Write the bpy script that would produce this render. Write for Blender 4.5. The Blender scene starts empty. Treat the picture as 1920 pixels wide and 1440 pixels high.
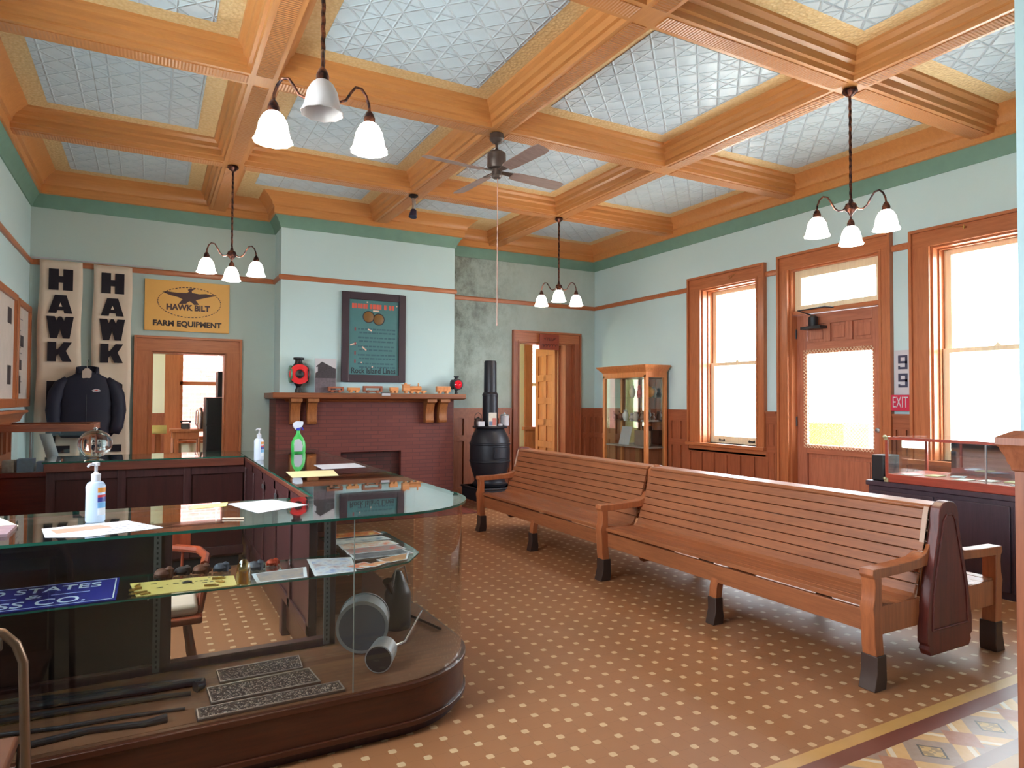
import bpy, math, random
from mathutils import Vector, Matrix
random.seed(7)
S = bpy.context.scene
COL = S.collection

# ------------------------------------------------------------------ camera
def make_camera():
    f, yaw, pitch, roll = 1247.3952, 0.4972, 0.0243, 0.0046
    fw = Vector((math.sin(yaw)*math.cos(pitch), math.cos(yaw)*math.cos(pitch), math.sin(pitch)))
    r = Vector((math.cos(yaw), -math.sin(yaw), 0)); u = r.cross(fw)
    r2 = r*math.cos(roll)+u*math.sin(roll); u2 = u*math.cos(roll)-r*math.sin(roll)
    m = Matrix((r2, u2, -fw)).transposed().to_4x4(); m.translation = (0, 0, 1.6)
    cd = bpy.data.cameras.new('camera'); co = bpy.data.objects.new('camera', cd); COL.objects.link(co)
    co.matrix_world = m
    cd.sensor_fit = 'HORIZONTAL'; cd.sensor_width = 36; cd.lens = f*36/1920; cd.clip_start = 0.05; cd.clip_end = 300
    S.camera = co
make_camera()

# ------------------------------------------------------------------ world, light, exposure
WORLD_STRENGTH = 1.0
w = bpy.data.worlds.new('sky'); S.world = w; w.use_nodes = True
bg = w.node_tree.nodes['Background']; bg.inputs[0].default_value = (0.84, 0.93, 1.0, 1); bg.inputs[1].default_value = WORLD_STRENGTH
S.view_settings.view_transform = 'Standard'; S.view_settings.look = 'None'; S.view_settings.gamma = 1
S.view_settings.use_curve_mapping = False
S.view_settings.exposure = 4.98
S.cycles.use_denoising = True
S.cycles.max_bounces = 10; S.cycles.diffuse_bounces = 5; S.cycles.glossy_bounces = 4
S.cycles.transparent_max_bounces = 24; S.cycles.transmission_bounces = 8
S.cycles.sample_clamp_indirect = 6; S.cycles.caustics_reflective = False; S.cycles.caustics_refractive = False
def portal(loc, rot, sx, sy):
    ld = bpy.data.lights.new('daylight_portal', 'AREA'); ld.shape = 'RECTANGLE'; ld.size = sx; ld.size_y = sy; ld.energy = 1
    ld.cycles.is_portal = True
    o = bpy.data.objects.new('daylight_portal', ld); COL.objects.link(o); o.location = loc; o.rotation_euler = rot
R90 = math.pi/2
portal((7.42, 6.71, 2.1), (0, R90, 0), 2.3, 1.05)
portal((7.42, 5.11, 2.1), (0, R90, 0), 2.3, 1.2)
portal((7.42, 3.42, 2.1), (0, R90, 0), 2.3, 1.1)
portal((-1.66, 2.40, 2.4), (0, -R90, 0), 1.9, 1.4)
portal((-1.66, 4.30, 2.4), (0, -R90, 0), 1.9, 1.4)

# ------------------------------------------------------------------ colours and materials
def lin(c):
    c = c/255
    return c/12.92 if c <= 0.04045 else ((c+0.055)/1.055)**2.4
def RGB(r, g, b): return (lin(r), lin(g), lin(b), 1)
class N:
    """tiny wrapper over a node tree"""
    def __init__(s, name):
        s.m = bpy.data.materials.new(name); s.m.use_nodes = True; s.t = s.m.node_tree
        s.b = s.t.nodes['Principled BSDF']; s.out = s.t.nodes['Material Output']
        s._c = None
    def n(s, typ, **kw):
        x = s.t.nodes.new(typ)
        for k, v in kw.items():
            if k in x.inputs.keys(): s.put(x.inputs[k], v)
            else: setattr(x, k, v)
        return x
    def put(s, sock, v):
        if isinstance(v, bpy.types.NodeSocket): s.t.links.new(v, sock)
        else: sock.default_value = v
    def math(s, op, a, b=None, c=None):
        x = s.t.nodes.new('ShaderNodeMath'); x.operation = op
        for i, q in enumerate((a, b, c)):
            if q is not None: s.put(x.inputs[i], q)
        return x.outputs[0]
    def co(s):
        if s._c is None: s._c = s.n('ShaderNodeTexCoord').outputs['Object']
        return s._c
    def xyz(s):
        x = s.n('ShaderNodeSeparateXYZ'); s.t.links.new(s.co(), x.inputs[0]); return x.outputs
    def map(s, scale, loc=(0, 0, 0), rot=(0, 0, 0)):
        x = s.n('ShaderNodeMapping'); s.t.links.new(s.co(), x.inputs[0])
        x.inputs['Scale'].default_value = scale; x.inputs['Location'].default_value = loc; x.inputs['Rotation'].default_value = rot
        return x.outputs[0]
    def noise(s, scale=5, detail=4, vec=None, rough=0.55):
        x = s.n('ShaderNodeTexNoise'); x.inputs['Scale'].default_value = scale; x.inputs['Detail'].default_value = detail
        x.inputs['Roughness'].default_value = rough
        s.t.links.new(vec or s.co(), x.inputs['Vector']); return x.outputs[0]
    def ramp(s, fac, stops):
        x = s.n('ShaderNodeValToRGB'); s.put(x.inputs[0], fac); e = x.color_ramp.elements
        while len(e) < len(stops): e.new(0.5)
        for q, (p, c) in zip(e, stops): q.position = p; q.color = c
        return x.outputs[0]
    def mix(s, fac, a, b, mode='MIX'):
        x = s.n('ShaderNodeMix'); x.data_type = 'RGBA'; x.blend_type = mode
        s.put(x.inputs['Factor'], fac); s.put(x.inputs['A'] if False else x.inputs[6], a); s.put(x.inputs[7], b)
        return x.outputs[2]
    def bump(s, h, strength=0.3, dist=0.01):
        x = s.n('ShaderNodeBump'); s.put(x.inputs['Height'], h); x.inputs['Strength'].default_value = strength
        x.inputs['Distance'].default_value = dist; s.t.links.new(x.outputs[0], s.b.inputs['Normal'])
    def fin(s, col=None, rough=0.5, metal=0, coat=0, spec=0.5):
        if col is not None: s.put(s.b.inputs['Base Color'], col)
        s.put(s.b.inputs['Roughness'], rough); s.b.inputs['Metallic'].default_value = metal
        s.b.inputs['Coat Weight'].default_value = coat; s.b.inputs['Specular IOR Level'].default_value = spec
        s.b.inputs['Coat Roughness'].default_value = 0.15
        return s.m
MAT = {}
def plain(name, rgb, rough=0.5, metal=0, var=0.08, coat=0, scale=8):
    if name in MAT: return MAT[name]
    k = N(name); c = RGB(*rgb)
    d = tuple(x*(1-var*2) for x in c[:3])+(1,)
    h = k.noise(scale, 4)
    MAT[name] = k.fin(k.mix(h, d, tuple(min(1, x*(1+var)) for x in c[:3])+(1,)), rough, metal, coat)
    return MAT[name]
def wood(name, rgb, dark=None, axis='z', rough=0.35, grain=1.0, coat=0.0, vary=0.0):
    if name in MAT: return MAT[name]
    k = N(name); c = RGB(*rgb); d = RGB(*(dark or [q*0.72 for q in rgb]))
    sc = {'x': (0.9, 14, 14), 'y': (14, 0.9, 14), 'z': (14, 14, 0.9)}[axis]
    sc = tuple(q*grain for q in sc)
    v = k.map(sc)
    a = k.noise(2.2, 6, v, 0.65)
    b = k.noise(9, 3, v, 0.5)
    f = k.math('MULTIPLY_ADD', b, 0.35, k.math('MULTIPLY', a, 0.75))
    col = k.ramp(f, [(0.30, d), (0.62, c), (0.85, tuple(min(1, q*1.12) for q in c[:3])+(1,))])
    if vary:
        big = k.noise(1.1, 3); col = k.mix(k.math('MULTIPLY', big, vary), col, (c[0]*0.35, c[1]*0.3, c[2]*0.3, 1))
    k.bump(a, 0.12, 0.004)
    MAT[name] = k.fin(col, rough, 0, coat)
    return MAT[name]
def glass_mat(name, tint=(0.95, 0.98, 0.97), gloss=1.0, base=0.045):
    """thin pane: see-through, mirror-like towards grazing"""
    if name in MAT: return MAT[name]
    k = N(name); t = k.t; t.nodes.remove(k.b)
    lw = k.n('ShaderNodeLayerWeight'); lw.inputs['Blend'].default_value = 0.5
    p = k.math('POWER', lw.outputs['Facing'], 4.2)
    f = k.math('MULTIPLY_ADD', p, 0.95*gloss, base)
    tr = k.n('ShaderNodeBsdfTransparent'); tr.inputs[0].default_value = tint+(1,)
    gl = k.n('ShaderNodeBsdfGlossy'); gl.inputs['Roughness'].default_value = 0.015; gl.inputs[0].default_value = (1, 1, 1, 1)
    mx = k.n('ShaderNodeMixShader'); t.links.new(f, mx.inputs[0]); t.links.new(tr.outputs[0], mx.inputs[1]); t.links.new(gl.outputs[0], mx.inputs[2])
    t.links.new(mx.outputs[0], k.out.inputs[0])
    MAT[name] = k.m; return k.m
def emit(name, rgb, strength):
    if name in MAT: return MAT[name]
    k = N(name); k.b.inputs['Base Color'].default_value = RGB(*rgb)
    k.b.inputs['Emission Color'].default_value = RGB(*rgb); k.b.inputs['Emission Strength'].default_value = strength
    k.b.inputs['Roughness'].default_value = 0.3
    MAT[name] = k.m; return k.m

# ------------------------------------------------------------------ mesh builder
class MB:
    def __init__(s): s.v = []; s.f = []; s.mi = []
    def add(s, vs, fs, m=0):
        o = len(s.v); s.v += [tuple(q) for q in vs]; s.f += [tuple(i+o for i in q) for q in fs]; s.mi += [m]*len(fs); return s
    def box(s, x0, y0, z0, x1, y1, z1, m=0):
        x0, x1 = sorted((x0, x1)); y0, y1 = sorted((y0, y1)); z0, z1 = sorted((z0, z1))
        vs = [(x, y, z) for z in (z0, z1) for y in (y0, y1) for x in (x0, x1)]
        return s.add(vs, [(0, 2, 3, 1), (4, 5, 7, 6), (0, 1, 5, 4), (2, 6, 7, 3), (0, 4, 6, 2), (1, 3, 7, 5)], m)
    def prism(s, poly, axis, a0, a1, m=0, mcap=None):
        n = len(poly)
        def P(q, a): return {'x': (a, q[0], q[1]), 'y': (q[0], a, q[1]), 'z': (q[0], q[1], a)}[axis]
        vs = [P(q, a0) for q in poly]+[P(q, a1) for q in poly]
        s.add(vs, [(i, (i+1) % n, n+(i+1) % n, n+i) for i in range(n)], m)
        return s.add(vs, [tuple(range(n-1, -1, -1)), tuple(range(n, 2*n))], m if mcap is None else mcap)
    def lathe(s, prof, c=(0, 0, 0), n=24, m=0, axis='z', cap=False, fl=None):
        vs = []
        for r, h in prof:
            for i in range(n):
                a = 2*math.pi*i/n
                rr = r*(1+(fl[0]*math.cos(fl[1]*a) if fl and r > 0 else 0)*(h < fl[2] if fl else 0)) if fl else r
                x, y = rr*math.cos(a), rr*math.sin(a)
                p = {'z': (x, y, h), 'x': (h, x, y), 'y': (x, h, y)}[axis]
                vs.append((p[0]+c[0], p[1]+c[1], p[2]+c[2]))
        fs = [(j*n+i, j*n+(i+1) % n, (j+1)*n+(i+1) % n, (j+1)*n+i) for j in range(len(prof)-1) for i in range(n)]
        if cap: fs += [tuple(range(n))[::-1], tuple(range((len(prof)-1)*n, len(prof)*n))]
        return s.add(vs, fs, m)
    def tube(s, pts, r, n=8, m=0, cap=True):
        pts = [Vector(p) for p in pts]; rr = r if isinstance(r, (list, tuple)) else [r]*len(pts)
        vs = []; up = None
        for i, p in enumerate(pts):
            d = (pts[min(i+1, len(pts)-1)]-pts[max(i-1, 0)]).normalized()
            if up is None:
                up = Vector((0, 0, 1)) if abs(d.z) < 0.9 else Vector((1, 0, 0))
            a = d.cross(up).normalized(); up = a.cross(d).normalized()
            for k in range(n):
                t = 2*math.pi*k/n; vs.append(p+(a*math.cos(t)+up*math.sin(t))*rr[i])
        fs = [(j*n+i, j*n+(i+1) % n, (j+1)*n+(i+1) % n, (j+1)*n+i) for j in range(len(pts)-1) for i in range(n)]
        if cap: fs += [tuple(range(n))[::-1], tuple(range((len(pts)-1)*n, len(pts)*n))]
        return s.add(vs, fs, m)
    def ball(s, c, r, n=20, m=0, sz=1):
        k = n//2
        return s.lathe([(max(1e-4, r*math.sin(math.pi*j/k)), -r*sz*math.cos(math.pi*j/k)) for j in range(k+1)], c, n, m)
    def quad(s, a, b, c, d, m=0): return s.add([a, b, c, d], [(0, 1, 2, 3)], m)
    def sweep(s, path, prof, m=0, closed=False, side=1):
        """profile (offset to the inside, z) swept along a plan polyline with mitres; m may be a list per strip"""
        n = len(path); rows = []
        for i, p in enumerate(path):
            def nrm(a, b):
                d = Vector((b[0]-a[0], b[1]-a[1])).normalized(); return Vector((d.y, -d.x))*side
            ns = []
            if i > 0 or closed: ns.append(nrm(path[i-1], p))
            if i < n-1 or closed: ns.append(nrm(p, path[(i+1) % n]))
            if len(ns) == 2:
                b = (ns[0]+ns[1]).normalized(); k = 1/max(0.2, b.dot(ns[0]))
            else: b = ns[0]; k = 1
            rows.append([(p[0]+b.x*o*k, p[1]+b.y*o*k, z) for o, z in prof])
        m_ = len(prof)
        for i in range(n if closed else n-1):
            A, B = rows[i], rows[(i+1) % n]
            for j in range(m_-1):
                s.add([A[j], B[j], B[j+1], A[j+1]], [(0, 1, 2, 3)], m[j] if isinstance(m, list) else m)
        if not closed:
            for rw in (rows[0], rows[-1]): s.add(rw, [tuple(range(m_))], m[0] if isinstance(m, list) else m)
        return s
    def xf(s, mat, start=0):
        for i in range(start, len(s.v)): s.v[i] = tuple(mat @ Vector(s.v[i]))
        return s
def obj(name, mb, mats, parent=None, loc=None, bevel=0, smooth=True, kind=None, label=None, cat=None, group=None, world=True, ang=35):
    """one mesh object. coordinates in mb are world coordinates; origin goes to loc (or to the parent's origin)"""
    me = bpy.data.meshes.new(name)
    if loc is None: loc = PAR.get(parent.name, (0, 0, 0)) if parent is not None and world else (0, 0, 0)
    vs = [(v[0]-loc[0], v[1]-loc[1], v[2]-loc[2]) for v in mb.v]
    me.from_pydata(vs, [], mb.f); me.update()
    for mt in (mats if isinstance(mats, (list, tuple)) else [mats]): me.materials.append(mt)
    me.polygons.foreach_set('material_index', mb.mi)
    import bmesh
    bm = bmesh.new(); bm.from_mesh(me); bmesh.ops.remove_doubles(bm, verts=bm.verts, dist=1e-5); bmesh.ops.recalc_face_normals(bm, faces=bm.faces); bm.to_mesh(me); bm.free()
    if smooth:
        me.shade_smooth(); me.set_sharp_from_angle(angle=math.radians(ang))
    o = bpy.data.objects.new(name, me); COL.objects.link(o)
    if parent is not None:
        o.parent = parent; PAR[o.name] = PAR.get(parent.name, (0, 0, 0))
    else: o.location = loc
    if bevel:
        b = o.modifiers.new('bevel', 'BEVEL'); b.width = bevel; b.segments = 2; b.limit_method = 'ANGLE'; b.angle_limit = math.radians(40)
    tag(o, label, cat, group, kind)
    return o
PAR = {}
def tag(o, label=None, cat=None, group=None, kind=None):
    if label: o['label'] = label
    if cat: o['category'] = cat
    if group: o['group'] = group
    if kind: o['kind'] = kind
def thing(name, label, cat, loc=(0, 0, 0), group=None):
    o = bpy.data.objects.new(name, None); COL.objects.link(o); o.location = loc; PAR[o.name] = tuple(loc)
    o.empty_display_size = 0.1; tag(o, label, cat, group); return o
def dup(root, loc, rz=0, label=None, group=None):
    r = root.copy(); COL.objects.link(r); r.location = loc; r.rotation_euler = (0, 0, rz)
    if label: r['label'] = label
    if group: r['group'] = group
    for ch in list(root.children):
        c = ch.copy(); COL.objects.link(c); c.parent = r
        for g in list(ch.children):
            d = g.copy(); COL.objects.link(d); d.parent = c
    return r
def struct(name, mb, mats, parent=None, **k):
    return obj(name, mb, mats, parent, kind=None if parent is not None else 'structure', **k)
def text(name, body, size, origin, right, up, mat, parent=None, ext=0.001, sx=1.0, align='CENTER', bold=0.0, shear=0):
    cu = bpy.data.curves.new(name, 'FONT'); cu.body = body; cu.size = size; cu.extrude = ext; cu.align_x = align; cu.align_y = 'CENTER'
    cu.offset = bold; cu.shear = shear; cu.resolution_u = 3
    tmp = bpy.data.objects.new(name+'_tmp', cu); COL.objects.link(tmp)
    dg = bpy.context.evaluated_depsgraph_get(); me = bpy.data.meshes.new_from_object(tmp.evaluated_get(dg)); bpy.data.objects.remove(tmp)
    r = Vector(right).normalized(); u = Vector(up).normalized(); nn = r.cross(u)
    m = Matrix((r*sx, u, nn)).transposed().to_4x4(); off = PAR.get(parent.name, (0, 0, 0)) if parent is not None else (0, 0, 0)
    m.translation = Vector(origin)-Vector(off); me.transform(m); me.materials.clear(); me.materials.append(mat); me.name = name
    o = bpy.data.objects.new(name, me); COL.objects.link(o)
    if parent is not None: o.parent = parent; PAR[o.name] = off
    return o

# ------------------------------------------------------------------ key dimensions
XL, XR, YB, YC = -1.322, 7.079, 9.904, 9.41
YF = 1.22                      # room side of the wall the archway is cut in
CX0, CX1 = 1.528, 4.090        # chimney breast
ZC, ZB, ZCO, ZG = 4.35, 4.15, 4.09, 3.94
BX = (0.752, 2.870, 4.970); BY = (3.406, 5.617, 7.805)

# ------------------------------------------------------------------ materials of the room
def m_wall(name, rgb, stain=False):
    k = N(name); c = RGB(*rgb); h = k.noise(1.3, 5, None, 0.6); g = k.noise(40, 3)
    col = k.mix(k.math('MULTIPLY', h, 0.55), c, tuple(q*0.86 for q in c[:3])+(1,))
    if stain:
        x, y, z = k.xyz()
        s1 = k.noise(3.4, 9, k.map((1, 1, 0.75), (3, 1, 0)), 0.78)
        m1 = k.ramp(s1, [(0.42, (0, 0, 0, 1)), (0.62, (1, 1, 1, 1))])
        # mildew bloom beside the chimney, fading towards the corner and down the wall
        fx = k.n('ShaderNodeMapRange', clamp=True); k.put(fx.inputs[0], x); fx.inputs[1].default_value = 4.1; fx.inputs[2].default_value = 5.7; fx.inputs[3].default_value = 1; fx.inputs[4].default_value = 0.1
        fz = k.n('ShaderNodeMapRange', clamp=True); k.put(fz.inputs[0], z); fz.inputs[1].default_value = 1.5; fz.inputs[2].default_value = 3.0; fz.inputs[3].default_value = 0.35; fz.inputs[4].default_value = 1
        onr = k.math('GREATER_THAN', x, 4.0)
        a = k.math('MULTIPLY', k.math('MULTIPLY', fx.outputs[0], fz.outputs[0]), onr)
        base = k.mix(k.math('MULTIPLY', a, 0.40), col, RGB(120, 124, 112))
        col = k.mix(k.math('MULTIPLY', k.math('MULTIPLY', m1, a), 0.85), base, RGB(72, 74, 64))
    k.bump(g, 0.08, 0.004)
    return k.fin(col, 0.85, spec=0.3)
M_WALL = m_wall('teal_plaster', (195, 220, 225)); M_WALLB = m_wall('stained_teal_plaster', (184, 202, 200), True)
M_GREEN = plain('green_cove_paint', (112, 150, 137), 0.6)
M_CAS = wood('casing_oak', (182, 110, 70), (152, 84, 50), 'z', 0.32)
M_CASX = wood('casing_oak_x', (182, 110, 70), (152, 84, 50), 'x', 0.32)
M_CASY = wood('casing_oak_y', (182, 110, 70), (152, 84, 50), 'y', 0.32)
M_WAIN = wood('wainscot_oak', (158, 90, 60), (122, 64, 40), 'z', 0.38)
M_WAINX = wood('wainscot_oak_rail', (158, 90, 60), (122, 64, 40), 'y', 0.38)
M_BMX = wood('beam_fir_x', (200, 138, 82), (186, 124, 72), 'x', 0.34)
M_BMY = wood('beam_fir_y', (200, 138, 82), (186, 124, 72), 'y', 0.34)
def reeded(name, axis):
    k = N(name); c = RGB(205, 138, 84); x, y, z = k.xyz(); q = {'x': x, 'y': y}[axis]
    wv = k.math('SINE', k.math('MULTIPLY', q, 2*math.pi/0.024)); k.bump(wv, 0.75 if axis == 'y' else 0.3, 0.006)
    return k.fin(k.mix(k.noise(5), c, tuple(t*0.85 for t in c[:3])+(1,)), 0.28)
M_REX = reeded('reeded_beam_soffit_x', 'x'); M_REY = reeded('reeded_beam_soffit_y', 'y')
def tin():
    k = N('pressed_tin_blue'); x, y, z = k.xyz()
    T = 0.235
    def line(e, w):
        fr = k.math('ABSOLUTE', k.math('SUBTRACT', k.math('FRACT', e), 0.5))
        return k.math('SUBTRACT', 1.0, k.math('MINIMUM', k.math('DIVIDE', fr, w), 1.0))
    xs = k.math('DIVIDE', x, T); ys = k.math('DIVIDE', y, T)
    l = k.math('MAXIMUM', line(xs, 0.05), line(ys, 0.05))
    l = k.math('MAXIMUM', l, line(k.math('ADD', xs, ys), 0.07)); l = k.math('MAXIMUM', l, line(k.math('SUBTRACT', xs, ys), 0.07))
    fx = k.math('SINE', k.math('MULTIPLY', xs, 2*math.pi)); fy = k.math('SINE', k.math('MULTIPLY', ys, 2*math.pi))
    h = k.math('MULTIPLY_ADD', k.math('MULTIPLY', fx, fy), 0.35, l)
    h = k.math('MULTIPLY_ADD', k.noise(2.5, 3), 0.7, h)
    seam = k.math('GREATER_THAN', line(k.math('DIVIDE', x, T*4), 0.006), 0.3)
    c = RGB(206, 226, 242); col = k.mix(k.noise(3, 5), c, RGB(188, 210, 228))
    col = k.mix(k.math('MULTIPLY', seam, 0.5), col, RGB(110, 125, 140))
    k.bump(h, 0.75, 0.013); return k.fin(col, 0.4, 0.0)
M_TIN = tin()
def gold():
    k = N('pressed_tin_cream'); v = k.n('ShaderNodeTexVoronoi'); v.inputs['Scale'].default_value = 38; k.t.links.new(k.co(), v.inputs['Vector'])
    k.bump(v.outputs[0], 0.7, 0.008)
    return k.fin(k.mix(k.math('MULTIPLY', v.outputs[0], 0.7), RGB(236, 212, 166), RGB(206, 172, 112)), 0.45, 0.15)
M_GOLD = gold()
M_CREAM = wood('cream_sash_paint', (238, 224, 192), (222, 204, 170), 'z', 0.45)
M_PANE = glass_mat('window_pane', (0.97, 0.98, 0.98), 0.6, 0.03)
M_BLACK = plain('black_iron', (34, 33, 38), 0.45, 0.3)
def floor_mat():
    k = N('encaustic_tile_field'); x, y, z = k.xyz(); P, Q = 0.1248, 0.1225
    def cell(e, off, per): return k.math('MULTIPLY', k.math('ABSOLUTE', k.math('SUBTRACT', k.math('FRACT', k.math('ADD', k.math('DIVIDE', k.math('SUBTRACT', e, off), per), 0.5)), 0.5)), per)
    dx = cell(x, 2.613, P); dy = cell(y, 2.092, Q)
    big = k.math('MAXIMUM', dx, dy); dot = k.math('LESS_THAN', big, 0.0180)
    notch = k.math('LESS_THAN', k.math('ADD', dx, dy), 0.0300); dot = k.math('MULTIPLY', dot, notch)
    jx = cell(x, 2.613+P/2, P); jy = cell(y, 2.092+Q/2, Q)
    d1 = k.math('LESS_THAN', k.math('MINIMUM', dx, dy), 0.0011); 
    j = k.math('MULTIPLY', d1, 0.35)
    tile = k.n('ShaderNodeTexVoronoi'); tile.inputs['Scale'].default_value = 8.1; k.t.links.new(k.co(), tile.inputs['Vector'])
    base = k.mix(k.noise(1.2, 5), RGB(166, 110, 70), RGB(144, 92, 58))
    base = k.mix(k.math('MULTIPLY', k.noise(16, 2), 0.45), base, RGB(150, 104, 74))
    base = k.mix(j, base, RGB(96, 58, 42))
    col = k.mix(dot, base, k.mix(k.noise(20), RGB(216, 182, 142), RGB(186, 154, 120)))
    r = k.math('MULTIPLY_ADD', k.noise(3, 4), 0.2, 0.42)
    k.bump(k.math('SUBTRACT', 1.0, d1), 0.1, 0.002)
    return k.fin(col, r)
def orn_mat():
    k = N('encaustic_border'); x, y, z = k.xyz()
    def wrap(off, per): return k.math('MULTIPLY', k.math('ABSOLUTE', k.math('SUBTRACT', k.math('FRACT', k.math('ADD', k.math('DIVIDE', k.math('SUBTRACT', x, off), per), 0.5)), 0.5)), per)
    v = k.math('ABSOLUTE', k.math('SUBTRACT', y, 1.79))
    a = wrap(3.17, 0.494); b = wrap(3.417, 0.494); c = wrap(3.2935, 0.247)
    dA = k.math('ADD', k.math('DIVIDE', a, 0.155), k.math('DIVIDE', v, 0.155))
    dB = k.math('ADD', k.math('DIVIDE', b, 0.10), k.math('DIVIDE', v, 0.10))
    col = k.mix(k.math('LESS_THAN', k.math('ADD', b, k.math('SUBTRACT', 0.115, v)), 0.075), RGB(206, 158, 92), RGB(150, 118, 100))
    strip = k.math('LESS_THAN', k.math('ABSOLUTE', k.math('SUBTRACT', b, k.math('MULTIPLY', v, 0.9))), 0.016)
    col = k.mix(strip, col, RGB(216, 200, 176))
    col = k.mix(k.math('LESS_THAN', dB, 1), col, RGB(164, 98, 62))
    col = k.mix(k.math('LESS_THAN', dA, 1), col, RGB(154, 126, 108))
    sq = k.math('ADD', a, v)
    col = k.mix(k.math('LESS_THAN', sq, 0.075), col, RGB(60, 44, 36))
    pat = k.math('GREATER_THAN', k.math('SINE', k.math('MULTIPLY', a, 150)), k.math('SINE', k.math('MULTIPLY', v, 170)))
    col = k.mix(k.math('MULTIPLY', k.math('LESS_THAN', sq, 0.062), k.math('MULTIPLY_ADD', pat, 0.5, 0.5)), col, RGB(196, 156, 88))
    return k.fin(k.mix(0.12, col, k.noise(30)), 0.4)
M_FLOOR = floor_mat(); M_ORN = orn_mat()
M_YEL = plain('yellow_border_tile', (196, 150, 88), 0.4); M_RED = plain('oxblood_border_tile', (118, 62, 50), 0.4); M_PUR = plain('grey_border_tile', (140, 112, 104), 0.4)
M_BEI = plain('beige_field_tile', (196, 168, 138), 0.45)

# ------------------------------------------------------------------ floor
b = MB()
def fl(x0, y0, x1, y1, m): b.quad((x0, y0, 0), (x1, y0, 0), (x1, y1, 0), (x0, y1, 0), m)
fl(XL, 2.06, XR, YB+0.3, 0); fl(XL, 1.992, XR, 2.06, 1); fl(XL, 1.905, XR, 1.992, 2); fl(XL, 1.67, XR, 1.905, 3); fl(XL, 1.60, XR, 1.67, 4); fl(XL, -3.2, XR, 1.6, 5)
struct('floor', b, [M_FLOOR, M_YEL, M_RED, M_ORN, M_PUR, M_BEI])

# ------------------------------------------------------------------ walls
def wall_x(name, x0, x1, y0, y1, holes, mat, ztop=4.4):
    """wall whose faces look along x; holes = (ya, yb, za, zb)"""
    b = MB(); y = y0
    for ya, yb, za, zb in sorted(holes):
        b.box(x0, y, 0, x1, ya, ztop)
        if za > 0: b.box(x0, ya, 0, x1, yb, za)
        b.box(x0, ya, zb, x1, yb, ztop); y = yb
    b.box(x0, y, 0, x1, y1, ztop); return struct(name, b, mat)
def wall_y(name, y0, y1, x0, x1, holes, mat, ztop=4.4):
    b = MB(); x = x0
    for xa, xb, za, zb in sorted(holes):
        b.box(x, y0, 0, xa, y1, ztop)
        if za > 0: b.box(xa, y0, 0, xb, y1, za)
        b.box(xa, y0, zb, xb, y1, ztop); x = xb
    b.box(x, y0, 0, x1, y1, ztop); return struct(name, b, mat)
W1 = (6.20, 7.22, 1.0, 3.23); DR = (4.50, 5.70, 0.0, 3.26); W2 = (2.90, 3.96, 1.0, 3.21)
wall_x('wall_right', XR, XR+0.32, -3.2, YB+0.22, [W1, DR, W2], M_WALL)
wall_x('wall_left', XL-0.3, XL, -3.2, YB+0.22, [(1.7, 3.1, 1.5, 3.3), (3.6, 5.0, 1.5, 3.3)], M_WALL)
D2 = (0.0, 0.90, 0.0, 2.22); D3 = (5.50, 6.62, 0.0, 2.60)
wall_y('wall_back', YB, YB+0.22, XL, XR, [D2, D3], M_WALLB)
wall_y('wall_front', 0.92, YF, XL, XR, [(-0.95, 2.72, 0, 3.45)], M_WALL)
wall_y('wall_rear', -3.4, -3.2, XL-0.3, XR+0.32, [], M_WALL)
b = MB(); b.box(CX0, YC, 0, CX1, YB-0.002, 4.34); struct('wall_chimney', b, M_WALL)

# ------------------------------------------------------------------ ceiling, beams, cornice
b = MB(); b.box(XL-0.3, -3.4, ZC, XR+0.32, YB+0.22, ZC+0.15, 0)
ex = [XL+0.25]+[None]*0
xe = [(XL+0.27, BX[0]-0.21), (BX[0]+0.21, BX[1]-0.21), (BX[1]+0.21, BX[2]-0.21), (BX[2]+0.21, XR-0.27)]
ye = [(YF+0.27, BY[0]-0.21), (BY[0]+0.21, BY[1]-0.21), (BY[1]+0.21, BY[2]-0.21), (BY[2]+0.21, None)]
for i, (xa, xb) in enumerate(xe):
    for j, (ya, yb) in enumerate(ye):
        if yb is None: yb = (YC if i in (1, 2) else YB)-0.27
        q = 0.165; b.box(xa+q, ya+q, ZC-0.006, xb-q, yb-q, ZC+0.01, 1)
struct('ceiling', b, [M_GOLD, M_TIN])
half = [(0.21, ZC), (0.205, ZC-0.02), (0.17, ZC-0.045), (0.165, ZC-0.085), (0.135, ZC-0.10), (0.13, ZB+0.045), (0.105, ZB+0.04), (0.10, ZB)]
bp = [(-x, z) for x, z in half]+[(x, z) for x, z in reversed(half)]
soff = [(-0.062, ZB-0.006), (-0.062, ZB+0.01), (0.062, ZB+0.01), (0.062, ZB-0.006)]
n = 0
for cx in BX:
    n += 1; b = MB(); b.prism([(cx+x, z) for x, z in bp], 'y', YF+0.05, (YC if cx == BX[1] else YB)-0.05, 0)
    ys = [YF+0.15]+[q for c in BY for q in (c-0.1, c+0.1)]+[(YC if cx == BX[1] else YB)-0.15]
    for k in range(0, len(ys), 2): b.prism([(cx+x, z) for x, z in soff], 'y', ys[k], ys[k+1], 1)
    struct('trim_%d' % n, b, [M_BMY, M_REY])
for cy in BY:
    n += 1; b = MB(); xs = [XL+0.1]+[q for c in BX for q in (c-0.1, c+0.1)]+[XR-0.1]
    for k in range(0, len(xs), 2):
        b.prism([(cy+x, z) for x, z in bp], 'x', xs[k], xs[k+1], 0)
        b.prism([(cy+x, z) for x, z in soff], 'x', xs[k]+0.01, xs[k+1]-0.01, 1)
    struct('trim_%d' % n, b, [M_BMX, M_REX])
plan = [(XR, YF), (XL, YF), (XL, YB), (CX0, YB), (CX0, YC), (CX1, YC), (CX1, YB), (XR, YB)]
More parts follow.
